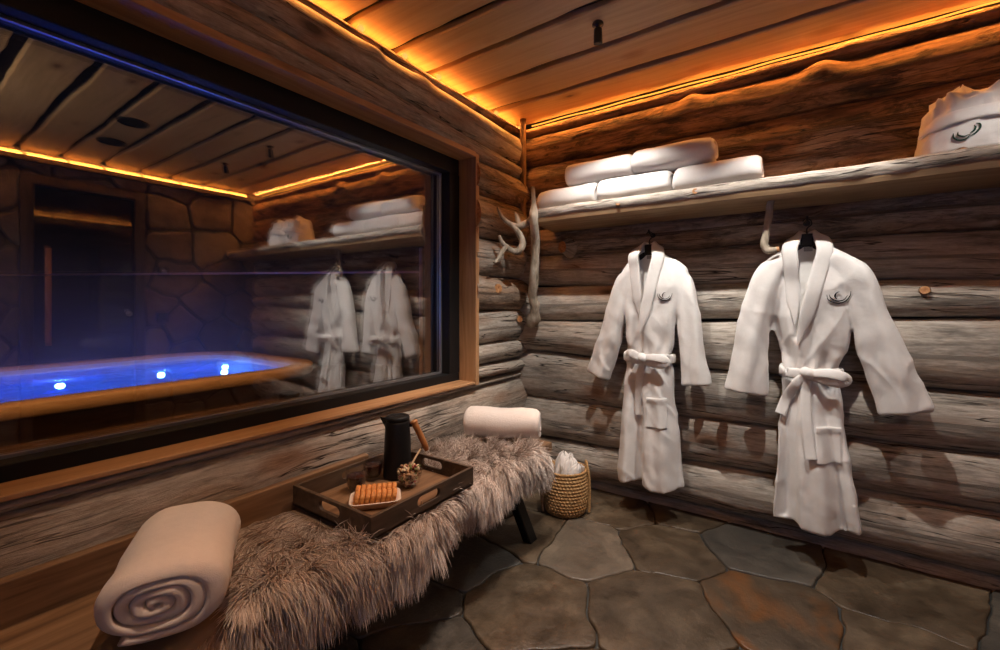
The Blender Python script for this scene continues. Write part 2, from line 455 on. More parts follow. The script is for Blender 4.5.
# corner post
mb = MB(); mb.tube([(.045, -.06, 1.62), (.047, -.062, 1.95), (.043, -.06, 2.298)], .022, 6, attr=.9, wob=.1)
tag(mb.build('trim_1', [M['log'], M['cut']]), kind='structure')

# window: lining boards, black frame, bead, two panes
win = thing('window_1', None, None, (-.1, (YJ + YE) / 2, ZS)); tag(win, kind='structure')
def board(name, lo, hi, axis, mat, parent, bevel=.003):
    b = MB(); b.box(lo, hi)
    V = b.v[0]; k = 'xyz'.index(axis); o1, o2 = [i for i in range(3) if i != k]
    b.uv[0] = np.stack([V[:, k] + lo[0] * 5, V[:, o1] + V[:, o2]], 1)
    return b.build(name, mat, parent, smooth=False, bevel=bevel)
board('sill_board', (-.07, YE, ZS - .014), (.045, YJ, ZS), 'y', M['reveal'], win)
board('head_board', (-.07, YE, ZH), (.052, YJ, ZH + .028), 'y', M['reveal'], win)
board('jamb_board', (-.07, YJ, ZS - .02), (.05, YJ + .03, ZH + .02), 'z', M['reveal'], win)
board('jamb_board', (-.07, YE - .03, ZS - .02), (.05, YE, ZH + .02), 'z', M['reveal'], win)
mb = MB()
fw = .042; fs = .08
mb.box((-.19, YE, ZS - .03), (-.07, YJ, ZS + fw)); mb.box((-.19, YE, ZH - fs), (-.07, YJ, ZH + .03))
mb.box((-.19, YJ - fs, ZS + fw), (-.07, YJ + .03, ZH - fs)); mb.box((-.19, YE - .03, ZS + fw), (-.07, YE + fs, ZH - fs))
mb.build('window_frame', M['black'], win, smooth=False, bevel=.004)
mb = MB()
gy0, gy1, gz0, gz1 = YE + fs, YJ - fs, ZS + fw, ZH - fs
bd = .009
mb.box((-.139, gy0, gz0), (-.127, gy1, gz0 + bd)); mb.box((-.139, gy0, gz1 - bd), (-.127, gy1, gz1))
mb.box((-.139, gy1 - bd, gz0), (-.127, gy1, gz1)); mb.box((-.139, gy0, gz0), (-.127, gy0 + bd, gz1))
mb.build('glazing_bead', M['alu'], win, smooth=False)
for xg, tlt in ((-.142, 0), (-.165, .0035)):
    mb = MB(); mb.add([(xg, gy0, gz0), (xg, gy1, gz0), (xg + tlt, gy1, gz1), (xg + tlt, gy0, gz1)], [(0, 1, 2, 3)])
    mb.build('glass_pane', M['pane'], win, smooth=False)

# ceiling: live-edged boards along x under a dark deck
mb = MB(); mb.box((-.2, YB, CEIL + .03), (XW + .1, .1, CEIL + .06), 1)
gaps = [.06, -.262, -.53, -.81, -1.04, -1.30, -1.55, -1.80, -2.06, -2.31, -2.58, -2.83, -3.08, -3.36]
xs = np.linspace(-.2, XW + .05, 120)
for i in range(len(gaps) - 1):
    ya, yb = gaps[i], gaps[i + 1]
    g0 = .021 + .012 * vnoise(np.stack([xs * 2.4, xs * 0 + i * 9.1, xs * 0], 1), 3) + .004 * vnoise(np.stack([xs * 9, xs * 0 + i, xs * 0], 1), 4)
    g1 = .021 + .012 * vnoise(np.stack([xs * 2.2, xs * 0 + i * 5.7, xs * 0], 1), 5) + .004 * vnoise(np.stack([xs * 8, xs * 0 + i, xs * 0], 1), 6)
    ea, eb = ya - np.clip(g0, .004, 1), yb + np.clip(g1, .004, 1)
    rows = [(ea, CEIL + .03), (ea, CEIL + .006), (ea - .006, CEIL), (eb + .006, CEIL), (eb, CEIL + .006), (eb, CEIL + .03)]
    P = np.stack([np.stack([xs, yy, np.full_like(xs, zz)], 1) for yy, zz in rows])
    uv = np.stack([np.repeat(xs[None], 6, 0) + i * 4.3, P[..., 1] + i * 1.7 + P[..., 2]], -1).reshape(-1, 2)
    mb.grid(P, 0, False, uv, flip=True)
tag(mb.build('ceiling', [M['ceil'], M['dark']], smooth=False), kind='structure')

# flagstones: bevelled irregular slabs set in dark mortar
def clip(poly, p, nrm):
    out = []
    for i in range(len(poly)):
        a, b = poly[i], poly[(i + 1) % len(poly)]
        da, db = np.dot(a - p, nrm), np.dot(b - p, nrm)
        if da <= 0: out.append(a)
        if da * db < 0: out.append(a + (b - a) * da / (da - db))
    return out

def slabs(mb, seeds, rect, gap, lift, to3d, seed, tint, rough=.012, maxr=1.6, sm=5):
    seeds = np.array(seeds, float)
    x0, y0, x1, y1 = rect
    for i, s0 in enumerate(seeds):
        poly = [np.array(q, float) for q in ((x0, y0), (x1, y0), (x1, y1), (x0, y1))]
        for j, s1 in enumerate(seeds):
            if j == i: continue
            d = s1 - s0; L = np.linalg.norm(d)
            if L > maxr: continue
            poly = clip(poly, (s0 + s1) / 2 - d / L * gap / 2, d / L)
            if len(poly) < 3: break
        if len(poly) < 3: continue
        P = np.array(poly)
        # resample and roughen the outline, rounding the corners
        pts = []
        for a in range(len(P)):
            q0, q1 = P[a], P[(a + 1) % len(P)]; n = max(2, int(np.linalg.norm(q1 - q0) / .018))
            pts += [q0 + (q1 - q0) * k / n for k in range(n)]
        Q = np.array(pts)
        for _ in range(sm): Q = Q * .5 + (np.roll(Q, 1, 0) + np.roll(Q, -1, 0)) * .25
        nz = np.stack([fbm(np.stack([Q[:, 0] * 7, Q[:, 1] * 7, Q[:, 0] * 0 + k], 1), seed + k, 3) for k in (0, 5)], 1)
        Q = Q + nz * rough * 1.4
        c = Q.mean(0); tn = tint(i); n = len(Q)
        hz = lift * (.75 + .5 * rng.random())
        rings = [(1., 0, -.03), (1., 0, hz * .55), (1., .003, hz * .9), (1., .008, hz)]
        G3 = []
        for (sc, inn, h) in rings:
            v = Q - c; L = np.linalg.norm(v, axis=1)[:, None]
            G3.append(to3d(c + v * np.clip((L - inn) / L, .02, 1), np.full(n, h)))
        for sc in (.8, .55, .3, .1):
            q = c + (Q - c) * sc
            G3.append(to3d(q, hz + .0035 * fbm(np.stack([q[:, 0] * 5, q[:, 1] * 5, q[:, 0] * 0 + i], 1), seed, 3)))
        G3 = np.array(G3)
        mb.grid(G3, 0, True, None, tn)
        mb.add(G3[-1], [tuple(range(n))], 0, None, tn)

fseeds = [(.66, -1.08), (1.10, -.85), (.70, -.58), (1.0, -.36), (1.44, -.60), (1.34, -.16), (1.82, -.22), (.40, -.62), (1.82, -.62), (.72, -.12),
          (.30, -1.0), (.28, -1.32), (.5, -1.5), (.33, -1.72), (.95, -1.42), (1.45, -1.1), (.30, -.25), (1.0, .0), (.1, -.55), (2.25, -.35), (2.3, -.85), (1.9, -1.1)]
tcust = {0: .62, 1: .33, 2: .58, 3: .36, 4: .95, 5: .15, 6: .3, 7: .40, 8: .64, 9: .66, 10: .1, 11: .12, 12: .16, 13: .1, 14: .35, 16: .4, 17: .7}
r2 = random.Random(5)
while len(fseeds) < 64:
    q = (r2.uniform(-.1, XW), r2.uniform(YB, .05))
    if all((q[0]-a)**2 + (q[1]-b)**2 > .36**2 for a, b in fseeds) and (q[1] < -1.3 or q[0] > 2.2): fseeds.append(q)
    elif r2.random() < .003: break
mb = MB(); mb.box((-.2, YB, -.05), (XW + .1, .1, -.011), 1)
SMF = 1
f3 = lambda q, h: np.stack([q[:, 0], q[:, 1], h - .009], 1)
slabs(mb, fseeds, (-.2, YB, XW + .05, .1), .006, .010, f3, 3, lambda i: tcust.get(i, [.3, .35, .4, .62, .66, .15, .64][i % 7]), .022, 1.6, SMF)
tag(mb.build('floor', [M['floor'], M['mortar']]), kind='structure')

# stone wall (x = XW) with door
DY0, DY1, DZ = -1.73, -1.05, 2.06
mb = MB()
ws = []
r3 = random.Random(11); tries = 0
while tries < 6000:
    tries += 1
    q = (r3.uniform(YB, .1), r3.uniform(-.1, CEIL + .1))
    if all(((q[0]-a)*.9)**2 + (q[1]-b)**2 > .25**2 for a, b in ws): ws.append(q)
w3 = lambda q, h: np.stack([XW - h, q[:, 0], q[:, 1]], 1)
tw = [.3, .35, .62, .4, .3, .52, .62, .36, .66, .33, .4]
for rect in ((YB, 0, DY0 - .05, CEIL), (DY1 + .05, 0, .08, CEIL), (DY0 - .05, DZ + .05, DY1 + .05, CEIL)):
    slabs(mb, ws, rect, .022, .03, w3, 8, lambda i: tw[i % 11], .02, 1.2, 2)
for lo, hi in (((XW + .0, YB, -.1), (XW + .2, DY0 - .05, 2.4)), ((XW + .0, DY1 + .05, -.1), (XW + .2, .1, 2.4)), ((XW + .0, DY0 - .05, DZ + .05), (XW + .2, DY1 + .05, 2.4))):
    mb.box(lo, hi, 1)
tag(mb.build('wall_right', [M['wallstone'], M['wallmortar']]), kind='structure')
# wall behind the viewer
mb = MB()
for i in range(9): log(mb, 'x', -.2, XW + .1, cst(i * .26 - .02), cst(i * .26 + .245), YB - .06, .11, 91 + i, .3, front=1, step=.06, seg=24)
mb.box((-.2, YB - .25, -.1), (XW + .2, YB - .1, 2.4), 2)
tag(mb.build('wall_front', [M['log'], M['cut'], M['dark']]), kind='structure')

# door in the stone wall
M['doorwood'] = m_objwood('dark_door_wood', (.02, .012, .008), (.045, .026, .016), (.075, .045, .028), (40, 40, 4), .4)
M['doorglass'] = m_plain('smoked_door_glass', (.006, .005, .006), .04)
M['brass'] = m_plain('brass', (.62, .36, .12), .3, Metallic=1.)
M['steel'] = m_plain('brushed_steel', (.55, .55, .55), .3, Metallic=1.)
dr = thing('door_1', None, None, (XW - .02, (DY0 + DY1) / 2, 0)); tag(dr, kind='structure')
mb = MB()
mb.box((XW - .045, DY0 - .05, 0), (XW + .12, DY0 + .02, DZ + .05)); mb.box((XW - .045, DY1 - .02, 0), (XW + .12, DY1 + .05, DZ + .05))
mb.box((XW - .045, DY0 + .02, DZ - .02), (XW + .12, DY1 - .02, DZ + .05))
mb.build('door_frame', M['doorwood'], dr, smooth=False, bevel=.006)
mb = MB(); mb.box((XW + .01, DY0 + .022, .005), (XW + .03, DY1 - .022, DZ - .022))
mb.build('door_leaf', M['doorglass'], dr, smooth=False, bevel=.003)
mb = MB(); yh = DY0 + .10
mb.tube([(XW - .06, yh, .78), (XW - .06, yh, 1.55)], .018, 12)
for z in (.86, 1.47): mb.tube([(XW - .06, yh, z), (XW + .012, yh, z)], .01, 10)
mb.build('pull_handle', M['handlewood'], dr)
mb = MB(); mb.tube([(XW - .012, DY1 - .06, 1.02), (XW + .01, DY1 - .06, 1.02)], .022, 20); mb.tube([(XW - .03, DY1 - .06, 1.02), (XW - .012, DY1 - .06, 1.02)], .010, 16)
mb.build('lock', M['steel'], dr)

# amber light strips lying on the top logs
def strip(label, p0, p1, seed):
    fwd = np.array({1: (.038, 0, -.006), 2: (0, -.055, .0), 3: (-.038, 0, -.006)}[seed])
    p0, p1 = np.array(p0), np.array(p1)
    t = thing('light_strip', label, 'light strip', tuple((p0 + p1) / 2), 'amber light strips under the ceiling')
    d = (p1 - p0) / np.linalg.norm(p1 - p0)
    m1 = MB(); m1.tube(np.linspace(p0, p1, 30), .0045, 8, up=(0, 0, 1)); m1.build('glowing_strip', M['led'], t)
    wash = {1: (.064, 0, .012), 2: (0, -.135, .014), 3: (-.035, 0, .02)}[seed]
    if seed == 2:
        m1 = MB(); q = np.array((0, -.060, .014)); m1.tube(np.linspace(p0 + q, p1 + q, 60) + np.stack([0 * np.arange(60), .004 * np.sin(np.arange(60) * .9), .0015 * np.sin(np.arange(60) * .5)], 1), .0042, 8, up=(0, 0, 1)); m1.build('front_strip', M['led_front'], t)
    la = bpy.data.lights.new('strip_light', 'AREA'); la.shape = 'RECTANGLE'; la.size = float(np.linalg.norm(p1 - p0)); la.size_y = .012; la.energy = 11; la.color = (1, .36, .07)
    lo = bpy.data.objects.new('strip_light', la); COL.objects.link(lo); lo.parent = t; lo.location = wash
    nrm_ = Vector({1: (-.35, 0, -.9), 2: (0, .35, -.9), 3: (.4, 0, -.9)}[seed]).normalized(); ax_ = Vector(d); zz_ = -nrm_; yy_ = zz_.cross(ax_)
    lo.rotation_euler = Matrix((ax_, yy_, zz_)).transposed().to_euler()
    L = np.linalg.norm(p1 - p0) if seed != 2 else 0; k = .12
    while k < L:
        c = p0 + d * k
        m2 = MB(); c = c + fwd + d * rng.normal(0, .02); m2.tube([c - d * .012 + np.array((0, 0, .002)), c - d*.006 + np.array((0, 0, .006)), c + d*.006 + np.array((0, 0, .006)), c + d * .012 + np.array((0, 0, .002))], [.008, .013, .012, .007], 10, wob=.3, seed=int(k * 40))
        m2.build('strip_clip', M['clip'], t); k += .245
    return t
M['clip'] = m_emit('glowing_clip', (1., .45, .10), 1.1)  # clip glow stands in for the strip's light caught on the clips
M['led_front'] = m_emit('amber_line', (1., .40, .05), 1.5)
strip('amber light strip on the top log above the window', (-.045, -3.1, 2.270), (-.045, -.03, 2.270), 1)
strip('amber light strip on the top log above the towel shelf', (.06, .085, 2.266), (3.08, .085, 2.274), 2)
strip('amber light strip along the top of the stone wall', (XW - .042, -3.1, 2.262), (XW - .042, -.12, 2.262), 3)
mb = MB(); mb.box((XW - .062, YB, 2.21), (XW + .02, -.06, 2.258)); tag(mb.build('trim_2', M['doorwood'], smooth=False, bevel=.006), kind='structure')

# ------------------------------------------------------------------ ceiling spotlights
M['lens'] = m_emit('spot_lens', (1., .9, .78), 14.)
def spot(x, y, tx, ty, tz, energy, label, size=95, col=(1, .95, .88), blend=.6):
    t = thing('ceiling_spotlight', label, 'spotlight', (x, y, CEIL), 'black ceiling spotlights')
    d = Vector((tx - x, ty - y, tz - 2.235)).normalized()
    tilt = np.array(d) * .35 + np.array((0, 0, -1)) * .65; tilt /= np.linalg.norm(tilt)
    c0 = np.array((x, y, CEIL - .022)); c1 = c0 + tilt * .062
    m1 = MB(); m1.lathe([(0, 0), (.022, 0), (.024, -.004), (.024, -.010), (.009, -.014), (.008, -.03), (0, -.03)], 20, (x, y, CEIL)); m1.build('mount', M['blackmatt'], t)
    m1 = MB(); P = [c0, c0 + tilt * .004, c0 + tilt * .03, c1, c1 - tilt * .006, c1 - tilt * .008]
    m1.tube(P, [.012, .017, .018, .0185, .0155, .0150], 20); m1.build('lamp_body', M['blackmatt'], t)
    m1 = MB(); m1.tube([c1 - tilt * .007, c1 - tilt * .005], .0142, 16); m1.build('lens', M['lens'], t)
    l = bpy.data.lights.new('spot_beam', 'SPOT'); l.energy = energy; l.color = col; l.spot_size = math.radians(size); l.spot_blend = blend
    l.shadow_soft_size = .012
    o = bpy.data.objects.new('spot_beam', l); COL.objects.link(o); o.parent = t
    o.location = Vector(c1 + tilt * .012) - Vector((x, y, CEIL))
    o.rotation_euler = d.to_track_quat('-Z', 'Y').to_euler()
    return t
spot(.81, -.71, .66, -.17, 0, 58, 'small black ceiling spotlight above the left bathrobe', 92, blend=.7)
spot(1.50, -.72, 1.50, -.17, 0, 56, 'small black ceiling spotlight above the right bathrobe', 80, blend=.7)
spot(2.22, -.72, 2.12, -.2, 1.25, 13, 'small black ceiling spotlight beyond the right bathrobe', 62, blend=.8)
spot(.80, -1.15, .32, -.92, .45, 66, 'small black ceiling spotlight above the far half of the bench', 56, (1, .76, .60), .8)
spot(.80, -1.95, .46, -1.98, 0.45, 40, 'small black ceiling spotlight above the near half of the bench', 44, (1, .70, .50), .9)
for (x, y, lb) in ((1.8, -1.46, 'round dark ceiling grille nearer the window, seen in the glass'), (2.36, -1.43, 'round dark ceiling grille nearer the stone wall, seen in the glass')):
    g = thing('ceiling_grille', lb, 'ceiling grille', (x, y, CEIL), 'round ceiling grilles')
    m1 = MB(); m1.lathe([(.085, .002), (.085, -.008), (.078, -.012), (.07, -.008), (.07, -.003)], 28, (x, y, CEIL)); m1.build('rim', M['blackmatt'], g)
    m1 = MB(); m1.lathe([(.07, -.004), (.05, -.005), (.03, -.004), (0.001, -.006)], 28, (x, y, CEIL)); m1.build('grille', M['dark'], g)

# wall switch and socket on the stone wall
for nm, lb, cat, y, z, w in (('light_switch', 'small black light switch on the stone wall beside the door', 'switch', -.865, 1.41, .042), ('wall_socket', 'small black wall socket on the stone wall below the switch', 'socket', -.87, .98, .045)):
    t = thing(nm, lb, cat, (XW - .05, y, z))
    m1 = MB(); m1.box((XW - .055, y - w, z - w), (XW - .02, y + w, z + w)); m1.build('plate', M['blackmatt'], t, smooth=False, bevel=.006)
    m1 = MB(); m1.box((XW - .062, y - w * .45, z - w * .45), (XW - .054, y + w * .45, z + w * .45)); m1.build('rocker' if nm == 'light_switch' else 'socket_face', M['alu'] if nm == 'light_switch' else M['black'], t, smooth=False, bevel=.003)

# ------------------------------------------------------------------ shelf on the back wall
SZ = 1.65
sh = thing('wall_shelf', 'long live-edged wooden shelf holding the rolled towels', 'shelf', (1.6, -.15, 1.6))
xs = np.linspace(.25, 3.1, 160)
w1 = .008 * vnoise(np.stack([xs * 3, xs * 0, xs * 0], 1), 4) + .004 * vnoise(np.stack([xs * 14, xs * 0, xs * 0], 1), 5)
w2 = .007 * vnoise(np.stack([xs * 3.4, xs * 0 + 4, xs * 0], 1), 6) + .003 * vnoise(np.stack([xs * 16, xs * 0, xs * 0], 1), 7)
yf = -.32
rows = [(-.03, SZ, 0), (yf + .02, SZ, 0), (yf + .004, SZ - .004, 0), (yf - .004, SZ - .02, 0), (yf - .002, SZ - .036, 0), (yf + .01, SZ - .052, 0)]
P = np.stack([np.stack([xs, np.full_like(xs, y) + (w1 if i > 0 else 0), np.full_like(xs, z) + (w2 * .6 if i > 1 else 0)], 1) for i, (y, z, _) in enumerate(rows)])
mb = MB(); vv = np.array([0, .24, .258, .275, .292, .31])
mb.grid(P, 0, False, np.stack([np.repeat(xs[None], 6, 0) + 3.3, np.repeat(vv[:, None], 160, 1)], -1).reshape(-1, 2), .12)
for (x, z) in ((.76, 1.622), (1.12, 1.625), (1.98, 1.64)):
    stub(mb, (x, yf + .006, z), (0.1, -1, .12), .013, .007)
mb.build('live_edge', [M['shelf_face'], M['cut']], sh)
rows = [(yf + .01, SZ - .052), (yf + .02, SZ - .075), (-.03, SZ - .095), (-.03, SZ)]
P = np.stack([np.stack([xs, np.full_like(xs, y) + (w1 if i < 2 else 0), np.full_like(xs, z) + (w2 * .6 if i < 1 else 0)], 1) for i, (y, z) in enumerate(rows)])
mb = MB(); vv = np.array([0, .03, .27, .37])
mb.grid(P, 0, False, np.stack([np.repeat(xs[None], 4, 0) + 7.1, np.repeat(vv[:, None], 160, 1)], -1).reshape(-1, 2))
for e, s0 in ((0, 1), (-1, -1)):
    ring = np.array([(xs[e], -.03, SZ), (xs[e], yf + .012, SZ), (xs[e], yf, SZ - .03), (xs[e], yf + .014, SZ - .06), (xs[e], -.03, SZ - .095)])
    mb.add(ring, [(0, 1, 2, 3, 4)])
mb.build('plank', M['shelf_under'], sh, smooth=False)

# antler-like driftwood bracket at the shelf's left end, branch hook further along
dw = thing('driftwood_bracket', 'twisted grey driftwood branch propping the left end of the shelf', 'branch', (.2, -.15, 1.0))
mb = MB()
mb.tube(spline([(.275, -.335, 1.77), (.282, -.335, 1.67), (.280, -.333, 1.58), (.245, -.25, 1.46), (.205, -.2, 1.28), (.175, -.16, 1.16), (.175, -.135, 1.09), (.15, -.11, 1.02), (.12, -.08, .98)], 60),
        np.interp(np.linspace(0, 1, 60), [0, .12, .2, .5, .8, .88, 1], [.010, .014, .024, .027, .03, .042, .028]), 14, wob=.22, seed=2)
mb.build('stem', M['drift'], dw)
br = [([(.275, -.335, 1.595), (.225, -.31, 1.575), (.185, -.335, 1.56), (.145, -.37, 1.57), (.115, -.41, 1.61), (.10, -.43, 1.66)], [.022, .021, .019, .015, .012, .006]),
      ([(.185, -.335, 1.562), (.175, -.34, 1.605), (.165, -.345, 1.635)], [.016, .013, .007]),
      ([(.150, -.365, 1.57), (.185, -.34, 1.52), (.20, -.32, 1.46), (.175, -.33, 1.415), (.135, -.36, 1.425), (.11, -.40, 1.465), (.105, -.42, 1.50)], [.014, .016, .02, .02, .017, .013, .008]),
      ([(.125, -.38, 1.445), (.11, -.41, 1.395), (.10, -.44, 1.355), (.095, -.46, 1.345)], [.014, .012, .009, .006])]
for pts, r in br:
    mb = MB(); n = 26; mb.tube(spline(pts, n), np.interp(np.linspace(0, 1, n), np.linspace(0, 1, len(r)), r), 12, wob=.2, seed=len(pts)); mb.build('branch', M['drift'], dw)
bh = thing('branch_hook', 'knotty bent branch hanging under the shelf beside the right bathrobe', 'branch', (1.41, -.19, 1.57))
mb = MB(); mb.tube(spline([(1.425, -.19, 1.60), (1.408, -.19, 1.565), (1.40, -.19, 1.50), (1.388, -.19, 1.42), (1.383, -.19, 1.375), (1.40, -.19, 1.35), (1.43, -.19, 1.352)], 40),
                   np.interp(np.linspace(0, 1, 40), [0, .1, .2, .5, .8, 1], [.022, .017, .013, .015, .018, .013]), 12, wob=.28, seed=5)
mb.build('bent_stem', M['drift'], bh)
mb = MB(); mb.tube([(1.425, -.19, 1.352), (1.44, -.192, 1.353)], [.0135, .0125], 12, wob=.1); mb.build('cut_end', M['cut'], bh)

# ------------------------------------------------------------------ towels
def roll_mesh(L, w, h, turns=4.0, seed=0, tail=.0, lay=.014):
    """spiral roll lying along local x, resting on z=0; true spiral ends"""
    n = int(turns * 40) + 1; th = np.linspace(0, turns * 2 * PI, n)
    r_out = 1 - .224 * th / (2 * PI); r_out = np.clip(r_out, .07, 1)
    thick = .212
    r_in = np.clip(r_out - thick, .02, 1)
    ph = th * -1 - PI * .35
    k = 1 + .05 * fbm(np.stack([np.cos(ph) * 1.1, np.sin(ph) * 1.1, th * .015], 1), seed, 2)
    def loop(r): return np.stack([np.sign(np.cos(ph)) * np.abs(np.cos(ph)) ** .86 * r * k * w / 2, np.sign(np.sin(ph)) * np.abs(np.sin(ph)) ** .86 * r * k * h / 2 + h / 2], 1)
    O, I = loop(r_out), loop(r_in); Mid = (O + I) / 2
    ts = np.array([0, .008, .022, .05, .15, .3, .45, .6, .75, .9, .95, .978, .992, 1]); sh_ = np.array([.35, .72, .94, 1, 1, 1, 1, 1, 1, 1, 1, .94, .72, .35])
    rows = []
    for i, (t, s0) in enumerate(zip(ts, sh_)):
        a = Mid + (O - Mid) * s0; b = Mid + (I - Mid) * s0
        ring = np.vstack([a, b[::-1]])
        gl_ = 1 - .16 * max(0, 1 - min(t, 1 - t) / .085) ** 2
        ring = (ring - (0, h / 2)) * gl_ + (0, h / 2 * (.5 + .5 * gl_))
        off = .006 * vnoise(np.stack([np.concatenate([th, th[::-1]]) * .7, np.full(2 * n, seed * 1.7 + (0 if t < .5 else 5)), np.zeros(2 * n)], 1), seed)
        endw = max(0, 1 - min(t, 1 - t) / .15)
        x = (t - .5) * L + off * endw
        P = np.stack([x if np.ndim(x) else np.full(2 * n, x), ring[:, 0], ring[:, 1]], 1)
        P[:, 1:] += .006 * np.stack([vnoise(np.stack([P[:, 0] * 14, P[:, 1] * 14, P[:, 2] * 14 + 3], 1), seed + 1), vnoise(np.stack([P[:, 0] * 12, P[:, 1] * 12, P[:, 2] * 12], 1), seed + 2)], 1)
        rows.append(P)
    mb = MB(); m = 2 * n
    mb.grid(np.array(rows), 0, True)
    for e, fl in ((0, False), (-1, True)):
        fs = [(j, m - 1 - j, m - 2 - j, j + 1) for j in range(n - 1)]
        mb.add(rows[e], [f[::-1] if fl else f for f in fs])
    V = np.vstack(mb.v); V[:, 2] -= V[:, 2].min(); mb.v = [V]
    return mb

def towel(loc, rz, L, w, h, mat, label, group=None, seed=0, turns=4.0, tiltx=0):
    mb = roll_mesh(L, w, h, turns, seed)
    o = mb.build('rolled_towel', mat, weld=True)
    o.location = loc if group is None else (1.514 - (1.514 - loc[0]) * .978, loc[1] - .035, loc[2]); o.rotation_euler = (tiltx, 0, rz)
    return tag(o, label, 'towel', group)

gT = 'white towels rolled on the shelf'
towel((.412, -.165, SZ), .0, .355, .17, .128, M['towel'], 'white rolled towel at left end of the shelf, bottom row', gT, 1)
towel((.795, -.165, SZ), .01, .372, .17, .128, M['towel'], 'white rolled towel in the middle of the bottom row', gT, 2)
towel((1.185, -.165, SZ), -.01, .366, .17, .13, M['towel'], 'white rolled towel at right end of the bottom row', gT, 3)
towel((.595, -.155, SZ + .122), .0, .378, .17, .125, M['towel'], 'left white rolled towel of the two on top', gT, 4)
towel((.985, -.155, SZ + .122), .012, .38, .175, .132, M['towel'], 'right white rolled towel of the two on top', gT, 6)
towel((.345, -2.065, .452), math.atan2(.24, -.435), .33, .255, .165, M['pink'], 'large pale rolled towel on the near end of the fur bench', None, 8, 4.0)
towel((.295, -.665, .45), math.atan2(.16, .345), .37, .17, .15, M['pink'], 'pale pink rolled towel on the far end of the fur bench', None, 9)

# ------------------------------------------------------------------ emblem strokes (curling antler mark)
def emblem_strokes(kind):
    if kind == 'robe':
        return [spline([(-.034, .012), (-.032, -.004), (-.02, -.016), (0, -.021), (.020, -.015), (.034, .004), (.037, .02)], 24),
                spline([(-.026, .012), (-.024, .002), (-.013, -.009), (.002, -.0135), (.017, -.008), (.027, .006)], 20),
                spline([(.004, .021), (-.006, .016), (-.010, .004), (-.004, -.008)], 14)]
    return [spline([(-.034, .012), (-.036, -.004), (-.026, -.018), (-.008, -.020), (.004, -.008)], 20),
            spline([(.002, -.014), (.018, -.008), (.032, .006), (.034, .02), (.026, .026)], 20),
            spline([(-.022, .012), (-.024, .0), (-.012, -.010), (.0, -.008)], 14), spline([(.004, -.004), (.016, .002), (.022, .012), (.02, .02)], 14)]

def bvh_of(o):
    dg = bpy.context.evaluated_depsgraph_get()
    bm = bmesh.new(); bm.from_object(o, dg); bm.transform(Matrix.Translation(world_loc(o)))
    t = BVHTree.FromBMesh(bm); bm.free(); return t

def emblem(parent, bvh, cx, cz, kind, mat, scale=1., tilt=0, rad=.0022):
    mb = MB(); c, s_ = math.cos(tilt), math.sin(tilt)
    for st in emblem_strokes(kind):
        pts = []
        for (a, b) in st:
            x, z = cx + scale * (c * a - s_ * b), cz + scale * (s_ * a + c * b)
            hit = bvh.ray_cast(Vector((x, -1.2, z)), Vector((0, 1, 0)))
            y = hit[0].y if hit[0] is not None else -.2
            pts.append((x, y - .0045, z))
        r = np.sin(np.linspace(.25, PI - .25, len(pts))) * rad * scale
        mb.tube(pts, np.maximum(r, .0009), 6)
    mb.build('emblem', mat, parent)

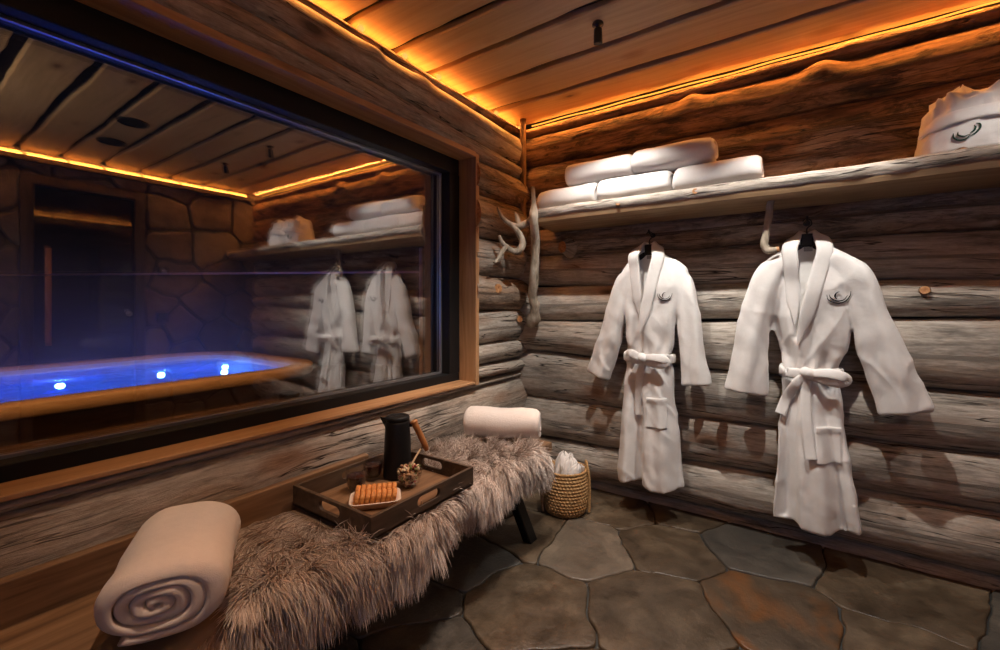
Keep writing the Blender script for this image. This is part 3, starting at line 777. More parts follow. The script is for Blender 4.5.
# ------------------------------------------------------------------ bathrobes
def robe(label, levels, slv, belt_z, zV, xV, emb, seed, pocket, hem_lean):
    zs = [l[0] for l in levels]
    zz = np.concatenate([np.linspace(zs[0], 1.2, 60), np.linspace(1.21, zs[-1], 26)])
    XL = np.interp(zz, zs, [l[1] for l in levels]); XR = np.interp(zz, zs, [l[2] for l in levels])
    for _ in range(3):
        XL[1:-1] = XL[1:-1]*.5 + (XL[:-2] + XL[2:])*.25; XR[1:-1] = XR[1:-1]*.5 + (XR[:-2] + XR[2:])*.25
    yf = np.interp(zz, [zs[0], .5, belt_z, 1.0, 1.2, 1.3, zs[-1]], [-.190, -.182, -.165, -.185, -.192, -.172, -.15])
    yb = np.interp(zz, [zs[0], belt_z, 1.1, zs[-1]], [-.085, -.085, -.08, -.09])
    nseg = 120; th = np.arange(nseg) / nseg * 2 * PI
    xc_, hw = (XL + XR) / 2, (XR - XL) / 2
    neck = .5 * (XL[-1] + XR[-1])
    rows = []
    def surf(i, shrink=1., dz=0):
        z = zz[i]
        cx = np.sign(np.cos(th)) * np.abs(np.cos(th)) ** .75; sy = np.sin(th)
        x = xc_[i] + hw[i] * shrink * cx
        yc, hd = (yf[i] + yb[i]) / 2, (yb[i] - yf[i]) / 2 * shrink
        y = yc - hd * np.sign(sy) * np.abs(sy) ** .62
        u = (x - xc_[i]) / max(hw[i], .01)
        front = sstep(.0, .35, sy)
        lowf = sstep(belt_z + .02, zs[0], z)
        upf = sstep(belt_z, belt_z + .1, z) * sstep(1.25, 1.05, z)
        fold = (.030 * lowf + .004) * (np.cos(u * 5.2 + seed) + .6 * np.cos(u * 9.5 + 2 * seed + z * 2.2)) + .013 * upf * np.cos(u * 7 + seed * 1.7 + (z - belt_z) * 5)
        # front edge of the overlapping panel
        ue = (xV + (neck - xV) * min(1, (z - zV) / (zs[-1] - zV) * 1.15)) if z > zV else xV - (0 if z > belt_z else hem_lean * (belt_z - z))
        st = sstep(ue - .004, ue + .008, x)
        y = y + front * fold * .8 + front * (.014 - (.022 + .016 * lowf) * st)
        # open V neck
        if z > zV:
            t = (z - zV) / (zs[-1] - zV); vx = xV + (neck - xV) * min(1, t * 1.15); half = .060 * t ** .8
            inside = sstep(half + .012, half - .008, np.abs(x - vx))
            y = y + front * inside * (yb[i] - .022 - y)
        zr = z + dz + (.010 * np.cos(u * 4 + seed) * front if i < 3 else 0) + .012 * u * (1 if i < 3 else 0)
        return np.stack([x, y, np.full(nseg, 1.) * zr], 1)
    for i in range(len(zz)): rows.append(surf(i))
    inner = [surf(i, sk, .0) for i, sk in ((0, .55), (2, .5), (4, .45))]
    grid = np.array(inner[::-1] + rows)
    mb = MB(); mb.grid(grid, 0, True)
    n = nseg
    mb.add(grid[0], [tuple(range(n))[::-1]]); mb.add(grid[-1], [tuple(range(n))])
    # sleeves
    for pts, hws in slv:
        k = 44; P = spline(pts, k); W = np.interp(np.linspace(0, 1, k), np.linspace(0, 1, len(hws)), hws)
        D = np.interp(np.linspace(0, 1, k), [0, .3, 1], [.034, .048, .046])
        T = np.gradient(P, axis=0); T /= np.linalg.norm(T, axis=1)[:, None]
        A = np.cross(T, np.array((0, 1., 0))); A /= np.linalg.norm(A, axis=1)[:, None]
        t2 = np.arange(48) / 48 * 2 * PI
        def ring(i, s0, ext=0):
            ca = np.sign(np.cos(t2)) * np.abs(np.cos(t2)) ** .8; sa = np.sign(np.sin(t2)) * np.abs(np.sin(t2)) ** .85
            q = P[i] + T[i] * ext + A[i] * (ca * W[i] * s0)[:, None] + np.array((0, 1., 0)) * (sa * D[i] * s0 * (1 if s0 == 1 else .75))[:, None]
            q[:, 1] += -.010 * np.cos(ca * 4.5 + seed + i * .08) * (sa < 0) * (i / k)
            return q
        rr = [ring(i, 1) for i in range(k)] + [ring(k - 1, .95, .004), ring(k - 1, .84, .0), ring(k - 4, .8), ring(k - 9, .78)]
        rr = np.array(rr); mb.grid(rr, 0, True, flip=False)
        mb.add(rr[0], [tuple(range(48))[::-1]]); mb.add(rr[-1], [tuple(range(48))])
    root = thing('bathrobe', label, 'bathrobe', (neck, -.13, zs[-1]), None)
    tmp = mb.build('tmp_robe', M['robe'], weld=True)
    rm = tmp.modifiers.new('r', 'REMESH'); rm.mode = 'VOXEL'; rm.voxel_size = .0062
    sm = tmp.modifiers.new('s', 'SMOOTH'); sm.factor = .5; sm.iterations = 6
    dg = bpy.context.evaluated_depsgraph_get()
    me = bpy.data.meshes.new_from_object(tmp.evaluated_get(dg))
    bpy.data.objects.remove(tmp)
    nv = len(me.vertices); V = np.zeros(nv * 3, np.float32); me.vertices.foreach_get('co', V); V = V.reshape(-1, 3).astype(float)
    Nn = np.zeros(nv * 3, np.float32); me.vertices.foreach_get('normal', Nn); Nn = Nn.reshape(-1, 3)
    body = np.stack([V[:, 0] * 13, V[:, 1] * 5, V[:, 2] * 3.2], 1)
    d = 0.0105 * fbm(body, seed * 3 + 1, 3) + .0042 * fbm(V * np.array((17, 8, 11)) + V[:, [2, 0, 1]] * 9, seed * 3 + 8, 2)
    for a_, k_ in ((.55, 0), (-.6, 5), (.1, 11)):
        ca_, sa_ = math.cos(a_), math.sin(a_); xr = V[:, 0] * ca_ + V[:, 2] * sa_; zr = -V[:, 0] * sa_ + V[:, 2] * ca_
        rdg = 1 - np.abs(vnoise(np.stack([xr * 11 + k_, zr * 3.2, V[:, 1] * 4], 1), seed * 3 + k_)) * 2.2
        d += .0052 * np.clip(rdg, 0, 1) ** 2 * sstep(-.1, .35, vnoise(np.stack([xr * 3.5, zr * 3.5, V[:, 1] + k_], 1), seed * 2 + k_))
    # creases fan out from the belt
    dzb = V[:, 2] - belt_z
    xcb0 = float(np.interp(belt_z, zz, xc_))
    fan = (V[:, 0] - neck) / (.10 + np.abs(dzb) * .55)
    d += .006 * np.exp(-(dzb / .13) ** 2) * np.cos(fan * 13 + seed) * sstep(.165, .12, np.abs(V[:, 0] - xcb0))
    V = V + Nn * d[:, None]
    V[:, 1] = np.minimum(V[:, 1], -.066)
    me.vertices.foreach_set('co', (V - np.array(root.location)).astype(np.float32).ravel())
    me.polygons.foreach_set('use_smooth', np.ones(len(me.polygons), bool)); me.update()
    me.name = 'robe_body'
    if not me.materials: me.materials.append(M['robe'])
    ob = bpy.data.objects.new('robe_body', me); COL.objects.link(ob); ob.parent = root
    bv = bvh_of(ob)
    def ysurf(x, z, dflt=-.18):
        h = bv.ray_cast(Vector((x, -1.2, z)), Vector((0, 1, 0)))
        return h[0].y if h[0] is not None else dflt
    # shawl collar: under band first, then the band that crosses over
    zt = zs[-1]
    for side in (-1, 1):
        zb = zV + .06 if side < 0 else zV - .03
        xb = xV - .012 if side < 0 else xV - .004
        pts = [(neck, -.085, zt + .002), (neck + side * .03, -.095, zt + .012), (neck + side * .046, -.135, zt + .004)]
        for f_ in (.12, .3, .5, .7, .86, 1):
            z = zt - (zt - zb) * f_; t = (z - zV) / (zt - zV)
            vx = xV + (neck - xV) * min(1, max(0, t) * 1.15); half = .068 * max(t, 0.02) ** .8
            x = vx + side * half if f_ < 1 else xb
            yy = min(ysurf(x + side * .025, z), ysurf(x + side * .012, z), ysurf(x + side * .04, z))
            pts.append((x, yy - .004 - (.004 if side > 0 else 0), z))
        n = 46; P = spline(pts, n)
        tt = np.linspace(0, 1, n)
        nr = np.stack([side * np.interp(tt, [0, .15, .3, 1], [.2, .8, .35, .12]), -np.interp(tt, [0, .15, .3, 1], [-1, .3, 1, 1]), np.interp(tt, [0, .2, .4, 1], [.2, .35, .1, 0])], 1)
        nr[:3, 1] = 1 - np.arange(3) * .5
        m2 = MB(); m2.ribbon(P, np.interp(tt, [0, .15, .35, .75, 1], [.05, .055, .062, .054, .006]), np.interp(tt, [0, .8, 1], [.020, .017, .008]), nr, seg=20, e=.7)
        m2.build('collar_band', M['robe'], root)
    m2 = MB(); yl = ysurf(neck + .004, zt - .045) - .002
    m2.box((neck - .012, yl - .001, zt - .055), (neck + .020, yl + .003, zt - .037)); m2.build('neck_label', M['alu_label'], root, smooth=False)
    # belt
    i = int(np.argmin(np.abs(zz - belt_z))); hwb = hw[i] + .008; xcb = xc_[i]
    n = 64; an = np.linspace(0, 2 * PI, n)
    bx = xcb + hwb * np.sign(np.cos(an)) * np.abs(np.cos(an)) ** .8
    by = -.128 - .047 * np.sign(np.sin(an)) * np.abs(np.sin(an)) ** .7
    by = np.array([min(b, ysurf(min(max(x, xcb - hwb * .93), xcb + hwb * .93), belt_z) - .004) if s0 > .1 else b for x, b, s0 in zip(bx, by, np.sin(an))])
    for _ in range(3): by[1:-1] = by[1:-1] * .5 + (by[:-2] + by[2:]) * .25
    by = np.clip(by, -.26, -.07)
    bz = belt_z + .004 * np.sin(an * 2) - .006 * np.sin(an)
    nrm = np.stack([np.cos(an) * .8, -np.sin(an), 0 * an], 1)
    m2 = MB(); m2.ribbon(np.stack([bx, by, bz], 1), .046, .018, nrm, seg=14, e=.7); 
    bl = m2.build('belt', M['robe'], root)
    kx = xcb - .012; ky = ysurf(kx, belt_z) - .018; kz = belt_z - .004
    m2 = MB(); m2.tube(spline([(kx - .018, ky + .004, kz + .014), (kx, ky - .012, kz + .004), (kx + .02, ky + .002, kz - .014)], 14), [.012, .017, .020, .021, .022, .0225, .023, .023, .0225, .022, .021, .020, .017, .012], 14, wob=.1)
    m2.build('belt_knot', M['robe'], bl)
    front = np.array((0, -1., .15))
    for lp in emb['loops']:
        m2 = MB(); P = spline([(kx + a, ky + b, kz + c) for a, b, c in lp], 44)
        t = np.linspace(0, 1, 44)
        m2.ribbon(P, np.interp(t, [0, .25, .5, .75, 1], [.030, .042, .044, .042, .028]), .016, np.stack([.45 * np.sin(t * PI) * np.sign(lp[2][0]), -1 + 0 * t, .35 * np.cos(t * PI)], 1), seg=14, e=.7)
        m2.build('belt_loop', M['robe'], bl)
    for tl in emb['tails']:
        m2 = MB(); pts = []
        for a, c in tl:
            x, z = kx + a, kz + c
            pts.append((x, min(ysurf(x, z, -.15), ysurf(x + .012, z, -.15), ysurf(x - .012, z, -.15)) - .008, z))
        P = spline(pts, 36); P[0, 1] = P[1, 1] = ky
        t = np.linspace(0, 1, 36)
        m2.ribbon(P, np.interp(t, [0, .2, 1], [.026, .038, .042]), .013, front, seg=14, e=.7); m2.build('belt_tail', M['robe'], bl)
    # patch pocket following the cloth
    px, pz, pw, ph = pocket
    us = np.linspace(-pw / 2, pw / 2, 24); vs = np.linspace(0, -ph, 24)
    Gp = np.array([[(px + a, ysurf(px + a, pz + b) - .0045 - (.006 if j < 4 else 0), pz + b + .006 * a / pw) for a in us] for j, b in enumerate(vs)])
    for _ in range(2): Gp[1:-1, 1:-1, 1] = (Gp[:-2, 1:-1, 1] + Gp[2:, 1:-1, 1] + Gp[1:-1, :-2, 1] + Gp[1:-1, 2:, 1]) / 4
    Bk = Gp + np.array((0, .009, 0))
    m2 = MB(); m2.grid(Gp); m2.grid(Bk, flip=True)
    for a, b in ((Gp[0], Bk[0]), (Gp[-1], Bk[-1]), (Gp[:, 0], Bk[:, 0]), (Gp[:, -1], Bk[:, -1])): m2.grid(np.array([a, b]))
    m2.build('pocket', M['robe'], root, weld=True)
    emblem(root, bv, emb['x'], emb['z'], 'robe', M['darkgreen'], emb['s'], emb['tilt'], .0023)
    # hanger, a thing of its own
    return root, neck, zt

M['alu_label'] = m_plain('woven_label', (.35, .33, .31), .8)
E1 = dict(x=.955, z=1.15, s=.95, tilt=-.1,
          loops=[[(.0, -.004, 0), (.05, -.03, .012), (.10, -.03, .008), (.118, -.022, -.010), (.09, -.028, -.022), (.04, -.02, -.016), (0, -.004, -.008)],
                 [(.0, -.004, 0), (-.03, -.025, .018), (-.055, -.03, .026), (-.068, -.02, .014), (-.05, -.026, .0), (-.02, -.016, -.010), (0, -.004, -.006)]],
          tails=[[(-.008, -.006), (-.03, -.04), (-.052, -.085), (-.060, -.12)], [(.0, -.012), (-.018, -.08), (-.03, -.16), (-.035, -.24), (-.032, -.30)]])
E2 = dict(x=1.645, z=1.14, s=1.12, tilt=.06,
          loops=[[(.0, -.004, 0), (.06, -.03, .010), (.11, -.032, .004), (.128, -.022, -.012), (.10, -.03, -.024), (.05, -.02, -.018), (0, -.004, -.008)]],
          tails=[[(-.008, -.006), (-.04, -.05), (-.075, -.12), (-.098, -.19)], [(.0, -.014), (-.006, -.1), (-.004, -.2), (.006, -.30), (.012, -.35)], ])
L1 = [(.175, .70, 1.034), (.45, .715, 1.01), (.65, .73, .985), (.83, .745, .975), (1.0, .75, .99), (1.15, .73, 1.03), (1.25, .712, 1.06), (1.29, .715, 1.055), (1.33, .745, 1.01), (1.37, .79, .935), (1.405, .822, .892)]
L2 = [(.165, 1.41, 1.72), (.45, 1.43, 1.685), (.65, 1.44, 1.66), (.82, 1.455, 1.65), (.91, 1.447, 1.66), (1.0, 1.41, 1.69), (1.15, 1.38, 1.71), (1.25, 1.362, 1.728), (1.29, 1.37, 1.72), (1.33, 1.41, 1.665), (1.37, 1.465, 1.605), (1.40, 1.502, 1.578)]
y0 = -.135
S1 = [([(.80, y0, 1.305), (.735, y0, 1.225), (.685, y0, 1.07), (.635, y0, .88), (.582, y0, .715)], [.032, .052, .055, .058, .066]),
      ([(.96, y0, 1.305), (1.025, y0, 1.225), (1.055, y0, 1.07), (1.074, y0, .88), (1.09, y0, .715)], [.032, .050, .053, .056, .064])]
y0 = -.15
S2 = [([(1.46, y0, 1.31), (1.395, y0, 1.235), (1.352, y0, 1.08), (1.325, y0, .90), (1.306, y0, .705)], [.032, .056, .061, .074, .091]),
      ([(1.62, y0, 1.31), (1.695, y0, 1.235), (1.742, y0, 1.08), (1.795, y0, .90), (1.856, y0, .69)], [.032, .056, .061, .071, .082])]
robe_a = robe('white terry bathrobe on the left, belt tied in a two-loop bow', L1, S1, .835, .985, .838, E1, 1.3, (.915, .635, .10, .15), .0)
robe_b = robe('white terry bathrobe on the right, with one long drooping belt loop', L2, S2, .82, .965, 1.508, E2, 3.1, (1.612, .60, .085, .15), .0)

def hanger(label, nx, nz):
    t = thing('clothes_hanger', label, 'hanger', (nx, -.105, nz))
    m = MB(); m.ribbon(spline([(nx - .15, -.115, nz - .13), (nx - .10, -.112, nz - .085), (nx - .05, -.108, nz - .045), (nx, -.105, nz - .022), (nx + .05, -.108, nz - .045), (nx + .10, -.112, nz - .085), (nx + .15, -.115, nz - .13)], 30), .028, .014, (0, -1, 0), seg=12)
    m.build('shoulder_bar', M['blackmatt'], t)
    m = MB(); m.box((nx - .024, -.122, nz - .035), (nx + .024, -.100, nz + .022)); m.build('neck_block', M['blackmatt'], t, smooth=False, bevel=.006)
    m = MB(); m.tube(spline([(nx, -.108, nz + .015), (nx, -.108, nz + .045), (nx + .016, -.108, nz + .062), (nx + .012, -.108, nz + .082), (nx - .006, -.108, nz + .09), (nx - .016, -.108, nz + .078)], 26), .0028, 8); m.build('hook', M['steel_dark'], t)
    p = thing('coat_peg', 'dark iron peg in the log wall above the ' + ('left' if nx < 1.2 else 'right') + ' bathrobe', 'peg', (nx, -.06, nz + .08), 'iron coat pegs')
    m = MB(); m.tube(spline([(nx, -.02, nz + .078), (nx, -.07, nz + .080), (nx, -.115, nz + .082), (nx, -.125, nz + .098)], 16), .0045, 8); m.build('peg_arm', M['steel_dark'], p)
    m = MB(); m.tube([(nx, -.045, nz + .078), (nx, -.052, nz + .078)], [.014, .012], 16); m.build('wall_plate', M['steel_dark'], p)
M['steel_dark'] = m_plain('dark_iron', (.03, .03, .03), .4, Metallic=.7)
hanger('black clothes hanger inside the collar of the left bathrobe', robe_a[1], robe_a[2])
hanger('black clothes hanger inside the collar of the right bathrobe', robe_b[1], robe_b[2])

# ------------------------------------------------------------------ folded robe bundles on the shelf
def bundle(label, x0, x1, seed, mark):
    t = thing('folded_bathrobe', label, 'bathrobe', ((x0 + x1) / 2, -.18, SZ), 'folded bathrobes on the shelf')
    xm, hw = (x0 + x1) / 2, (x1 - x0) / 2
    nz, ns = 44, 96; th = np.arange(ns) / ns * 2 * PI
    rows = []
    for i in range(nz):
        f = i / (nz - 1); z = SZ + .225 * f
        sc = np.interp(f, [0, .04, .25, .62, .8, 1], [.9, 1, .98, .84, .74, .62])
        cx = np.sign(np.cos(th)) * np.abs(np.cos(th)) ** .6; sy = np.sign(np.sin(th)) * np.abs(np.sin(th)) ** .6
        rad = 1 + .05 * f * np.cos(th * 9 + seed + f * 3)
        rows.append(np.stack([xm + hw * sc * cx * rad, -.175 + .11 * sc * sy * rad, z + 0 * th + f ** 3 * .006 * np.cos(th * 5 + seed)], 1))
    for r_, z_ in ((.50, .236), (.36, .243), (.2, .246), (.05, .246)): rows.append(np.stack([xm + hw * r_ * np.cos(th), -.175 + .11 * r_ * np.sin(th), SZ + z_ + .006 * np.cos(th * 4)], 1))
    Gd = np.array(rows); q = Gd.reshape(-1, 3)
    f = ((q[:, 2] - SZ) / .225)[:, None]
    dirn = q - np.array((xm, -.175, SZ + .1)); dirn /= np.linalg.norm(dirn, axis=1)[:, None]
    amp = .010 + .034 * np.clip(f - .5, 0, .5) * 2
    dd = fbm(q * np.array((22, 22, 16)) + seed, int(seed), 3)[:, None]
    q = q + dirn * dd * amp * np.clip(f * 8, 0, 1)
    m = MB(); m.grid(q.reshape(Gd.shape), 0, True); m.add(q.reshape(Gd.shape)[-1], [tuple(range(ns))]); m.add(q.reshape(Gd.shape)[0], [tuple(range(ns))[::-1]])
    b = m.build('folded_cloth', M['robe'], t)
    bv = bvh_of(b)
    n = 40; a = np.linspace(PI * 1.02, PI * 1.98, n)
    pts = []
    for k in range(n):
        x = xm - hw * .93 + 2 * hw * .93 * k / (n - 1); z = SZ + .105 + .018 * math.sin(k / n * PI) + .02 * k / n
        h = bv.ray_cast(Vector((x, -1, z)), Vector((0, 1, 0))); pts.append((x, (h[0].y if h[0] is not None else -.15) - .006, z))
    P = np.array(pts)
    for _ in range(4): P[1:-1] = P[1:-1] * .5 + (P[:-2] + P[2:]) * .25
    m = MB(); m.ribbon(P, .05, .014, (0, -1, .35), seg=14, e=.7); bb = m.build('belt_wrap', M['robe'], t)
    if mark: emblem(t, bv, xm - .01, SZ + .062, 'bag', M['green'], 1.0, .18, .003)
bundle('crumpled white folded bathrobe with green emblem at right end of the shelf', 1.885, 2.13, 2.0, True)
bundle('folded white bathrobe right of the one with the green emblem', 2.145, 2.40, 5.0, False)

# ------------------------------------------------------------------ bench
bn = thing('bench', 'low wooden bench with splayed black legs under the window', 'bench', (.30, -1.45, 0))
BZ = .418
mb = MB(); mb.box((.10, -2.55, BZ - .045), (.485, -.50, BZ)); mb.build('seat', M['benchwood'], bn, smooth=False, bevel=.006)
mb = MB(); mb.box((.062, -2.55, BZ - .02), (.092, -1.32, BZ + .095)); mb.build('back_board', M['benchwood'], bn, smooth=False, bevel=.004)
for (xt, yt, xf, yf_) in ((.42, -.84, .468, -.69), (.17, -.80, .165, -.635), (.42, -2.2, .468, -2.36), (.17, -2.2, .165, -2.36)):
    top = np.array((xt, yt, BZ - .045)); ft = np.array((xf, yf_, 0)); 
    mb = MB(); a, b = .029, .023
    vs = []
    for c in (ft, top):
        for sx, sy in ((-1, -1), (1, -1), (1, 1), (-1, 1)): vs.append(c + np.array((sx * b, sy * a, 0)))
    mb.add(vs, [(3, 2, 1, 0), (4, 5, 6, 7), (0, 1, 5, 4), (1, 2, 6, 5), (2, 3, 7, 6), (3, 0, 4, 7)])
    mb.build('leg', M['blackmatt'], bn, smooth=False, bevel=.004)
    m2 = MB(); m2.tube([(xt, yt, BZ - .06), (xt, yt, BZ - .045)], .03, 12); m2.build('leg_plate', M['blackmatt'], bn)

# long-haired sheepskin over the bench
fur = thing('sheepskin_throw', 'long-haired greyish pink sheepskin throw spread over the bench', 'sheepskin', (.3, -1.4, BZ))
Y0, Y1 = -.675, -2.25
def hem(y):   # how far the hide hangs below the seat edge
    t = np.array([.01, .03, .035, .03, .045, .035, .06, .05, .06]); q = np.array([-.5, -.6, -.75, -.9, -1.1, -1.3, -1.6, -1.9, -2.5])
    return np.interp(-y, -q, t)
def hide(s, y):
    """s in 0..1 across from wall to hem"""
    s = np.asarray(s, float); y = np.asarray(y, float)
    cut = np.maximum(0, -1.93 - y) * .85
    w = .365 - cut + .02 * np.sin(y * 7.3) + .012 * np.sin(y * 17 + 1)
    x0 = .115 + cut + .012 * np.sin(y * 11)
    hang = hem(y); Ltot = w + .045 + hang
    l = s * Ltot
    x = np.where(l < w, x0 + l, x0 + w + .03 * np.sin(np.clip((l - w) / .045, 0, 1) * PI / 2))
    z = np.where(l < w, BZ + .010, BZ + .010 - .028 * (1 - np.cos(np.clip((l - w) / .045, 0, 1) * PI / 2)) - np.clip(l - w - .045, 0, 1))
    # rounded far end
    e = np.clip((y - (Y0 - .05)) / .05, 0, 1); z = z - .028 * e * e
    z = z + .004 * np.sin(x * 31 + y * 9) * np.sin(y * 23) * (l < w)
    tang = np.clip((l - w) / .045, 0, 1)
    return np.stack([x, y, z], -1), tang
ny, nsn = 160, 40
Sg, Yg = np.meshgrid(np.linspace(0, 1, nsn), np.linspace(Y0, Y1, ny), indexing='ij')
P, _ = hide(Sg, Yg)
mb = MB(); mb.grid(P, flip=False); mb.grid(P - np.array((0, 0, .007)), flip=True)
mb.build('hide', M['skin'], fur)

def m_fur():
    g = G('long_fur')
    a = g.n('ShaderNodeAttribute', attribute_name='tint').outputs['Fac']
    rt = g.n('ShaderNodeUVMap', uv_map='UVMap').outputs[0]
    sx = g.n('ShaderNodeSeparateXYZ', {0: rt})
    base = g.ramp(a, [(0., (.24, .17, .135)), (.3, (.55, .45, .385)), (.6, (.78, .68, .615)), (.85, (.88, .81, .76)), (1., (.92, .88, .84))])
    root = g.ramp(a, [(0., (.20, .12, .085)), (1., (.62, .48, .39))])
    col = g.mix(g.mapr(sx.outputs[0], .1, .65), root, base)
    return g.bsdf(col, .55, **{'Specular IOR Level': .25})
M['fur'] = m_fur()

def strands(n, seed):
    r = np.random.default_rng(seed)
    s = r.random(n) ** .75; y = Y0 + .01 - r.random(n) ** 1.0 * (Y0 - Y1 + .01)
    s = np.where(r.random(n) < .30, 1 - .30 * r.random(n), s)
    P0, tang = hide(s, y)
    # tray and towels press the pile flat
    x_, y_ = P0[:, 0], P0[:, 1]
    under = ((x_ > .118) & (x_ < .50) & (y_ < -1.182) & (y_ > -1.658) & (tang < .3))
    def inrot(cx, cy, dx, dy, hl, hw_):
        L = math.hypot(dx, dy); dx, dy = dx / L, dy / L
        a = (x_ - cx) * dx + (y_ - cy) * dy; b = -(x_ - cx) * dy + (y_ - cy) * dx
        return (np.abs(a) < hl) & (np.abs(b) < hw_)
    under |= (inrot(.345, -2.065, -.435, .24, .18, .125) & (tang < .6)) | inrot(.295, -.665, .345, .16, .185, .08)
    under |= (y_ < -2.11)
    P0 = P0[~under]; tang = tang[~under]; n = len(P0)
    # clumps
    cs = 650; ci = r.integers(0, n, cs); C = P0[ci]
    cell = np.floor(P0 / .022)
    tone = fbm(P0 * 9, 3, 3) * .5 + .5
    cl = _hash(cell[:, 0], cell[:, 1], cell[:, 2], 5)
    fl = fbm(P0 * np.array((5, 4, 5)), 12, 2) * 2.4
    topdir = np.stack([.75 * np.cos(fl), -.55 + .6 * np.sin(fl * 1.3), np.full(n, .42)], 1)
    hang = np.stack([np.full(n, .42), -.16 + .35 * np.sin(fl * 1.6), np.full(n, -.75)], 1)
    endw = np.clip((P0[:, 1] - (Y0 - .06)) / .06, 0, 1)[:, None]
    d = topdir * (1 - tang[:, None]) + hang * tang[:, None]
    d = d * (1 - endw * .7) + np.array((.1, .38, -.45)) * endw * .7
    jit = r.normal(0, .22, (n, 3)); cj = np.stack([cl - .5, _hash(cell[:, 1], cell[:, 2], cell[:, 0], 8) - .5, (_hash(cell[:, 2], cell[:, 0], cell[:, 1], 4) - .5) * .6], 1) * 1.0
    d = d + jit * .7 + cj; d /= np.linalg.norm(d, axis=1)[:, None]
    Ls = (.060 + .030 * r.random(n)) * (1 + .35 * tang) * (.8 + .4 * tone)
    K = 6; t = np.linspace(0, 1, K)
    grav = np.array((0, 0, -1.)) * .85
    pts = np.zeros((n, K, 3)); pts[:, 0] = P0; cur = d.copy()
    wave = r.random(n) * 6.28; wamp = .25 + .3 * r.random(n)
    side = np.cross(d, np.array((0, 0, 1.)) + .001); side /= np.linalg.norm(side, axis=1)[:, None] + 1e-9
    for k in range(1, K):
        cur = cur + grav * (.22 + .1 * tang[:, None]) + side * (np.sin(wave + k * 1.7) * wamp * .35)[:, None]
        # pile lies on the hide instead of sinking into it
        low = (pts[:, k - 1, 2] < BZ + .022) & (tang < .3) & (pts[:, k-1, 0] < .48)
        cur[:, 2] = np.where(low, np.maximum(cur[:, 2], .02), cur[:, 2])
        cur /= np.linalg.norm(cur, axis=1)[:, None]
        pts[:, k] = pts[:, k - 1] + cur * (Ls / (K - 1))[:, None]
    pts[:, :, 0] = np.maximum(pts[:, :, 0], .07)
    rad0 = .0011 + .0006 * r.random(n)
    R = rad0[:, None] * np.array([.75, 1.0, 1.0, .85, .6, .12])[None]
    T = np.gradient(pts, axis=1); T /= np.linalg.norm(T, axis=2)[..., None] + 1e-9
    A = np.cross(T, np.array((.31, .2, .93))); A /= np.linalg.norm(A, axis=2)[..., None] + 1e-9
    B = np.cross(T, A)
    V = np.zeros((n, K, 3, 3))
    for q in range(3):
        an = q * 2 * PI / 3
        V[:, :, q] = pts + R[..., None] * (A * math.cos(an) + B * math.sin(an))
    idx = np.arange(n)[:, None, None] * (K * 3) + np.arange(K - 1)[None, :, None] * 3
    q = np.arange(3)[None, None, :]; q1 = (q + 1) % 3
    F = np.stack([idx + q, idx + q1, idx + 3 + q1, idx + 3 + q], -1).reshape(-1, 4)
    tint = np.clip(.15 + .55 * tone + .35 * (cl - .5) + r.normal(0, .13, n), 0, 1)
    return V.reshape(-1, 3), F, np.repeat(tint, K * 3), np.tile(np.repeat(t, 3), n)

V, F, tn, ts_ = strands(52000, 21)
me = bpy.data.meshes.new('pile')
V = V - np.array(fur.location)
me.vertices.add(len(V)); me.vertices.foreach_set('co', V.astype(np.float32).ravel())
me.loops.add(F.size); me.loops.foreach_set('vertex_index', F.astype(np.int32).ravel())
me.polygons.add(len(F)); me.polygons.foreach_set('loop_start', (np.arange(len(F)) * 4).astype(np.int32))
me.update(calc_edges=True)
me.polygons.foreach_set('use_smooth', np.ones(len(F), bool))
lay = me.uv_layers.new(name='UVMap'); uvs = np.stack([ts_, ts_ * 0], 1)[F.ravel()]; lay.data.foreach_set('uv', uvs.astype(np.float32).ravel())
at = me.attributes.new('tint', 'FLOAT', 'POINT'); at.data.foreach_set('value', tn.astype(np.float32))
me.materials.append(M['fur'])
pile = bpy.data.objects.new('pile', me); COL.objects.link(pile); pile.parent = fur; tag(pile, kind='stuff')

